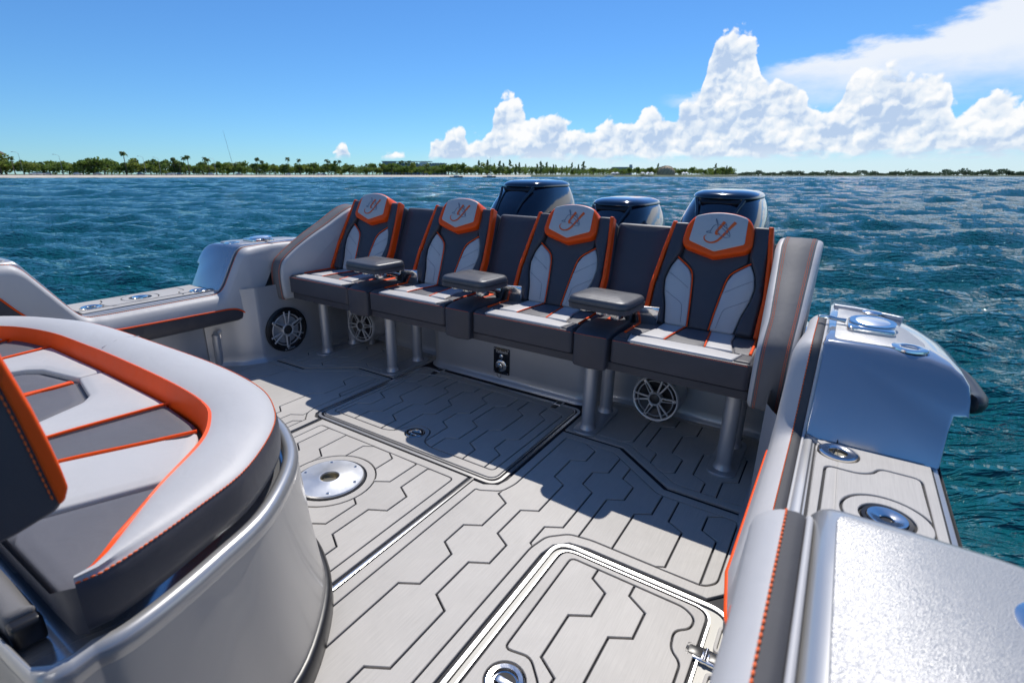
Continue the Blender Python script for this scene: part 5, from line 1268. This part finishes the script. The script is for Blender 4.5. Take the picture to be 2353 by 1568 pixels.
def palm_proto(seed):
    rg = random.Random(seed)
    r = bpy.data.objects.new('palm_tree', None); COL.objects.link(r)
    bm = bmesh.new(); lean = rg.uniform(-.6, .6)
    tube_bm(bm, [(0, 0, 0), (lean * .2, 0, 4), (lean * .6, 0, 8), (lean, 0, 12)], [0.24, 0.19, 0.17, 0.15], 6)
    finish(bm, 'trunk', 'bark', r)
    bm = bmesh.new()
    for k in range(22):
        a = k * 2.4 + rg.uniform(-.2, .2); up = rg.uniform(-.7, 1.1); P = []
        for i in range(5):
            t = i / 4; P.append(Vector((lean + math.cos(a) * 1.75 * t, math.sin(a) * 1.75 * t, 12 + up * 1.3 * t - 1.5 * t * t)))
        for p, q in zip(P, P[1:]):
            s = (q - p).cross(Vector((0, 0, 1))).normalized() * 0.34
            for sg in (-1, 1):
                bm.faces.new([bm.verts.new(p), bm.verts.new(q), bm.verts.new(q + s * sg - Vector((0, 0, .3))), bm.verts.new(p + s * sg - Vector((0, 0, .3)))])
    finish(bm, 'crown', 'foliage_b', r, smooth=False, recalc=False)
    return r
protos = [tree_proto('round', 1), tree_proto('round', 2), tree_proto('round', 3), tree_proto('round', 4), tree_proto('pine', 5), tree_proto('pine', 6)]
pp = [palm_proto(11), palm_proto(12), palm_proto(13)]
used = set()
def place(proto, az, d, sc, label, cat, group, rz=None):
    if proto.name not in used: o = proto; used.add(proto.name)
    else: o = copy_tree(proto)
    o.location = at(az, d, WZ + 1.7); o.rotation_euler = (0, 0, random.uniform(0, 6.28) if rz is None else rz)
    o.scale = (sc * random.uniform(.9, 1.15), sc * random.uniform(.9, 1.15), sc)
    tag(o, label, cat, group); return o
a = -79.0
while a < -34:
    hgt = interp(a, [(-79, 1.75), (-60, 1.6), (-45, 1.6), (-34, 1.65)])
    place(random.choice(protos[:4]), a, shore_d(a) + 34 + random.uniform(0, 22), hgt * random.uniform(.55, 1.12), 'rounded green tree in the shoreline wood behind the sand beach', 'tree', 'trees of the wood behind the beach')
    a += random.uniform(0.30, 0.52)
a = -36.0
while a < -25:
    place(random.choice(protos[4:]), a, shore_d(a) + 30 + random.uniform(0, 40), random.uniform(0.9, 1.6), 'tall feathery dark tree at the end of the beach', 'tree', 'feathery trees at the end of the beach')
    a += random.uniform(0.2, 0.7)
a = -25.0
while a < -10.6:
    place(random.choice(protos[:4]), a, shore_d(a) + 25 + random.uniform(0, 40), random.uniform(.9, 1.35), 'green tree on the low point right of the beach', 'tree', 'trees on the low point')
    a += random.uniform(0.4, 0.8)
for az, d, sc in ((-75.1, 470, 1.05), (-67.95, 500, 1.55), (-64.4, 512, 1.25), (-63.6, 514, 1.3), (-63.3, 505, 1.38), (-61.95, 515, 1.3), (-61.7, 510, 1.2), (-57.6, 525, 1.35), (-57.2, 530, 1.15), (-54.9, 530, 1.4), (-53.9, 535, 1.3), (-51.3, 540, 1.3), (-51.1, 545, 1.2), (-50.5, 540, 1.2), (-50.1, 545, 1.25),
                  (-44.1, 560, 1.25), (-43.9, 562, 1.3), (-43.5, 560, 1.15), (-43.2, 566, 1.3), (-47.5, 556, 1.0), (-70.5, 505, .9), (-66.0, 505, .85), (-59.5, 520, .9), (-73.4, 490, .8), (-64.0, 500, .8), (-56.2, 530, .9), (-52.6, 530, .95), (-48.8, 545, .9)):
    place(random.choice(pp), az, d + 25, sc * 0.93, 'tall slender palm standing above the shoreline trees' if sc > .99 else 'short palm among the shoreline trees', 'palm', 'palms of the far shore' if sc > .99 else 'short palms of the far shore')
for az, sc in ((-11.9, 1.25), (-17.4, 1.3), (-10.9, 1.0)):
    place(protos[4], az, 660, sc, 'narrow dark tree standing alone near the end of the low point', 'tree', 'narrow trees on the low point')
# thick undergrowth that reads as one mass
bm = bmesh.new(); rg = random.Random(3)
a = -82.0
while a < -10.2:
    d = shore_d(a); hh = 10.0 if a < -26 else 8.0
    leaf_cloud(bm, at(a, d + 32 + rg.uniform(0, 30), WZ + 1.6 + hh * rg.uniform(.25, .8)), (3.4, 3.4, 2.0), 46, 0.6, rg.random(), rg.choice([0, 0, 1, 2]))
    a += 0.06
tag(finish(bm, 'shore_undergrowth', ['foliage_a', 'foliage_b', 'foliage_c'], None, smooth=False, recalc=False), 'dense green undergrowth massed along the far shore', 'undergrowth', kind='stuff')
bm = bmesh.new(); a = -12.5
while a < 22:
    top = 10 + 4 * math.sin(a * 2.1) + 3 * math.sin(a * 5.3) + (5 if 7 < a < 9 else 0)
    for k in range(3):
        leaf_cloud(bm, at(a + rg.uniform(-.1, .1), 1530 + rg.uniform(0, 40), WZ + 1 + top * rg.uniform(.2, .7)), (7, 7, 3.2), 22, 1.7, rg.random())
    a += 0.16
tag(finish(bm, 'far_wood', 'foliage_far', None, smooth=False, recalc=False), 'distant dark wood along the right horizon', 'wood', kind='stuff')

# buildings, lamps, cars and boats of the far shore
def wbox(name, c, size, rz, material, parent, bev=0.0):
    f = Fr(c, (math.cos(rz), math.sin(rz), 0), (-math.sin(rz), math.cos(rz), 0))
    sx, sy, sz = size
    return box(name, (-sx / 2, -sy / 2, 0), (sx / 2, sy / 2, sz), material, parent, bev, fr=f)
def facing(az): return -R_(az)
p = at(-76.6, 520, WZ + 1.8); rz = facing(-76.6)
h_ = thing('pavilion', p, 'brown hipped pavilion roof rising at the left end of the shore', 'pavilion', boat=False)
f = Fr(p, (math.cos(rz), math.sin(rz), 0), (-math.sin(rz), math.cos(rz), 0))
bm = bmesh.new(); b4 = [bm.verts.new(f(x, y, 13.5)) for x, y in ((-12, -9), (12, -9), (12, 9), (-12, 9))]; t2 = [bm.verts.new(f(-4, 0, 19.5)), bm.verts.new(f(4, 0, 19.5))]
for q in ((b4[0], b4[1], t2[1], t2[0]), (b4[1], b4[2], t2[1]), (b4[2], b4[3], t2[0], t2[1]), (b4[3], b4[0], t2[0]), tuple(reversed(b4))): bm.faces.new(q)
finish(bm, 'roof', 'roof_brown', h_, smooth=False)
for x in (-9, 0, 9):
    for y in (-7, 7): tube('post', [f(x, y, 0), f(x, y, 7), f(x, y, 13.6)], 0.4, 'bark', h_, 6)
wbox('deck_floor', p + Vector((0, 0, 8)), (20, 14, 0.6), rz, 'concrete', h_)
p = at(-42.6, 640, WZ + 2); rz = facing(-42.6)
g = thing('glass_building', p, 'long pale glass-fronted building above the shoreline trees', 'building', boat=False)
f = Fr(p, (math.cos(rz), math.sin(rz), 0), (-math.sin(rz), math.cos(rz), 0))
box('wall', (-36, 0, 0), (36, 16, 12.4), 'concrete', g, fr=f)
box('end_block', (-37, -1.2, 0), (-22, 15.5, 14.6), 'concrete', g, fr=f); box('end_block', (5, -1.2, 0), (15, 15.5, 14.0), 'white_paint', g, fr=f)
box('roof', (-38, -2, 14.6), (20, 17, 15.1), 'concrete', g, fr=f); box('roof', (20, -1.5, 12.4), (37, 17, 12.9), 'concrete', g, fr=f)
for lo, hi, st in ((-35, -23, 3.0), (-21, 4, 3.1), (16, 35, 3.1)):
    x = lo
    while x + 2.4 < hi:
        for z in (3.0, 6.8, 10.4):
            w = box('window', (x, -1.35 if lo == -35 else -0.15, z), (x + 2.6, -1.1 if lo == -35 else 0.1, z + 3.0), 'glass_blue', g, fr=f)
        x += st
p = at(-21.0, 740, WZ + 2); rz = facing(-21.0)
g = thing('flat_building', p, 'low pale flat-roofed building with a roof tower right of the beach', 'building', boat=False)
f = Fr(p, (math.cos(rz), math.sin(rz), 0), (-math.sin(rz), math.cos(rz), 0))
box('wall', (-13, 0, 0), (13, 12, 9.5), 'concrete', g, fr=f); box('roof', (-14, -1, 9.5), (14, 13, 10.2), 'white_paint', g, fr=f); box('roof_tower', (9, 2, 10.2), (13, 8, 13.2), 'concrete', g, fr=f)
for k in range(7): box('window', (-12 + k * 3.5, -0.15, 5.4), (-9.4 + k * 3.5, 0.1, 8.2), 'glass_blue', g, fr=f)
# shell dome
p = at(-16.6, 655, WZ + 2); rz = facing(-16.6)
g = thing('dome_building', p, 'tan latticed shell dome on the grassy point', 'dome', boat=False)
bm = bmesh.new(); lathe_bm(bm, [(10.2, 0), (10.0, 2.5), (9.2, 5), (7.6, 7.3), (5.2, 9), (2.6, 9.9), (0, 10.2)], Fr(p, (1, 0, 0), (0, 1, 0)), 28); finish(bm, 'shell', 'dome_tan', g, angle=10)
for k in range(14):
    a_ = k * math.pi / 7
    tube('lattice_rib', [p + Vector((math.cos(a_ + t * .5) * r_, math.sin(a_ + t * .5) * r_, zz_)) for t, r_, zz_ in ((0, 10.35, 0), (.5, 9.9, 3.6), (1.1, 7.8, 7.3), (1.8, 5.3, 9.15), (2.5, 1.5, 10.2))], 0.22, 'roof_brown', g, 5)
for k, az in enumerate((-21.9, -21.5, -18.9, -18.4, -18.0, -14.9, -14.6)):
    p = at(az, 622, WZ + 1.7)
    g = thing('beach_tent', p, 'small white peaked tent on the point beside the dome', 'tent', 'white tents on the point', boat=False)
    bm = bmesh.new(); b4 = [bm.verts.new(p + Vector(q)) for q in ((-2.2, -2.2, 2), (2.2, -2.2, 2), (2.2, 2.2, 2), (-2.2, 2.2, 2))]; tpx = bm.verts.new(p + Vector((0, 0, 3.6)))
    for i in range(4): bm.faces.new((b4[i], b4[(i + 1) % 4], tpx))
    finish(bm, 'canopy', 'white_paint', g, smooth=False)
    for x in (-2.1, 2.1):
        for y in (-2.1, 2.1): tube('pole', [p + Vector((x, y, 0)), p + Vector((x, y, 1)), p + Vector((x, y, 2.05))], 0.08, 'white_paint', g, 5)
for k, (az, hh) in enumerate(((-74.6, 14), (-72.2, 13), (-66.6, 13), (-65.5, 12.5), (-61.2, 12.5))):
    p = at(az, 505 + k * 6, WZ + 1.8)
    g = thing('street_lamp', p, 'tall grey street lamp above the shoreline trees', 'street lamp', 'street lamps of the far shore', boat=False)
    tube('pole', [p, p + Vector((0, 0, hh * .6)), p + Vector((0, 0, hh))], [0.16, 0.12, 0.09], 'lamp_grey', g, 6)
    r_ = Vector((math.cos(facing(az)), math.sin(facing(az)), 0))
    tube('arm', [p + Vector((0, 0, hh)), p + Vector((0, 0, hh + .9)) - r_ * 1.2, p + Vector((0, 0, hh + 1.1)) - r_ * 2.6], 0.09, 'lamp_grey', g, 6)
    tube('lamp_head', [p + Vector((0, 0, hh + 1.05)) - r_ * 2.4, p + Vector((0, 0, hh + 1.1)) - r_ * 3, p + Vector((0, 0, hh + 1.1)) - r_ * 3.6], [0.15, 0.22, 0.1], 'lamp_grey', g, 6)
p = at(-59.6, 560, WZ + 2)
g = thing('radio_mast', p, 'very tall thin leaning radio mast above the trees', 'mast', boat=False)
r_ = Vector((math.cos(R_(59.6)), math.sin(R_(59.6)), 0))
tube('pole', [p, p - r_ * 2.2 + Vector((0, 0, 18)), p - r_ * 4.6 + Vector((0, 0, 38))], [0.2, 0.14, 0.07], 'lamp_grey', g, 6)
for x in (6, 12, 18): tube('bracket', [p - r_ * x * .12 + Vector((0, 0, x)) - r_ * .5, p - r_ * x * .12 + Vector((0, 0, x)), p - r_ * x * .12 + Vector((0, 0, x)) + r_ * .5], 0.06, 'lamp_grey', g, 5)
def car_proto(m_):
    g = bpy.data.objects.new('parked_car', None); COL.objects.link(g)
    f = Fr((0, 0, 0), (1, 0, 0), (0, 0, 1), (0, -1, 0))
    b = pad('body', rnd([(-2.2, 0.35), (2.2, 0.35), (2.25, 0.8), (1.3, 0.95), (-2.1, 1.0)], 0.12, 3), f, -0.85, 0.85, 0.1, m_, g, 2)
    pad('cabin', rnd([(-1.7, 0.95), (1.1, 0.93), (0.45, 1.45), (-1.2, 1.48)], 0.1, 3), f, -0.74, 0.74, 0.1, 'glass_blue', g, 2)
    pad('roof', rnd([(-1.15, 1.44), (0.42, 1.42), (0.35, 1.5), (-1.1, 1.53)], 0.02, 2), f, -0.7, 0.7, 0.02, m_, g, 2)
    for x in (-1.35, 1.4):
        for s in (-1, 1):
            lathe('wheel', [(0.32, -0.1), (0.34, 0), (0.32, 0.1), (0.2, 0.11), (0, 0.11)], Fr((x, s * 0.8, 0.33), (1, 0, 0), (0, 0, 1), (0, s, 0)), 'black_plastic', g, 14)
    return g
cars = [car_proto('white_paint'), car_proto('lamp_grey'), car_proto('car_blue')]
seen = set()
for az, k in ((-74.0, 0), (-73.6, 0), (-73.2, 1), (-71.3, 0), (-70.0, 1), (-67.0, 2), (-64.9, 0), (-64.6, 0), (-64.1, 2), (-61.6, 0), (-59.3, 1), (-55.0, 0), (-52.1, 0), (-51.7, 2)):
    o = cars[k]
    if k in seen: o = copy_tree(o)
    seen.add(k); o.location = at(az, shore_d(az) + 24, WZ + 1.75); o.rotation_euler = (0, 0, facing(az) + random.choice([0, math.pi]) + random.uniform(-.2, .2))
    o.scale = (1.15, 1.15, 1.25)
    tag(o, ('small white car', 'small grey car', 'small dark blue car')[k] + ' parked behind the far beach', 'car', 'cars parked behind the beach')
def sail_boat(az, d, L, hm, hull_m, label):
    p = at(az, d, WZ); rz = facing(az) + 0.2
    g = thing('moored_boat', p, label, 'boat', 'boats moored off the beach', boat=False)
    f = Fr(p, (math.cos(rz), math.sin(rz), 0), (-math.sin(rz), math.cos(rz), 0))
    secs = []
    for t in (-1, -.8, -.4, 0, .4, .75, 1.0):
        w = (1 - max(0, t) ** 2.2) * 1.2 * (0.85 if t < -.9 else 1) + 0.03; zz_ = 0.85 + 0.35 * max(0, t)
        secs.append([f(t * L / 2, -w, zz_), f(t * L / 2 * .97, -w * .8, 0.2), f(t * L / 2 * .95, 0, -0.3), f(t * L / 2 * .97, w * .8, 0.2), f(t * L / 2, w, zz_)])
    loft('hull', secs, hull_m, g, caps=True, closed=True)
    box('cabin', (-L * .18, -0.8, 0.85), (L * .2, 0.8, 1.5), 'white_paint', g, 0.15, fr=f)
    tube('mast', [f(L * .08, 0, 1.4), f(L * .08, 0, hm * .6), f(L * .08, 0, hm)], 0.055, 'lamp_grey', g, 6)
    tube('boom', [f(L * .08, 0, 2.2), f(-L * .15, 0, 2.25), f(-L * .38, 0, 2.3)], 0.10, 'navy', g, 6)
sail_boat(-38.4, 330, 8.0, 10.2, 'navy', 'dark blue sailing boat moored off the beach, with a short mast')
sail_boat(-34.9, 340, 8.4, 12.5, 'roof_brown', 'dark sailing boat moored off the end of the beach, with the taller mast')
sail_boat(-22.3, 560, 9.0, 4.0, 'white_paint', 'white motor boat lying off the low point')

# ------------------------------------------------------------------ heel the boat
bpy.context.view_layer.update()
for o in BOAT:
    o.matrix_world = HEEL @ o.matrix_world
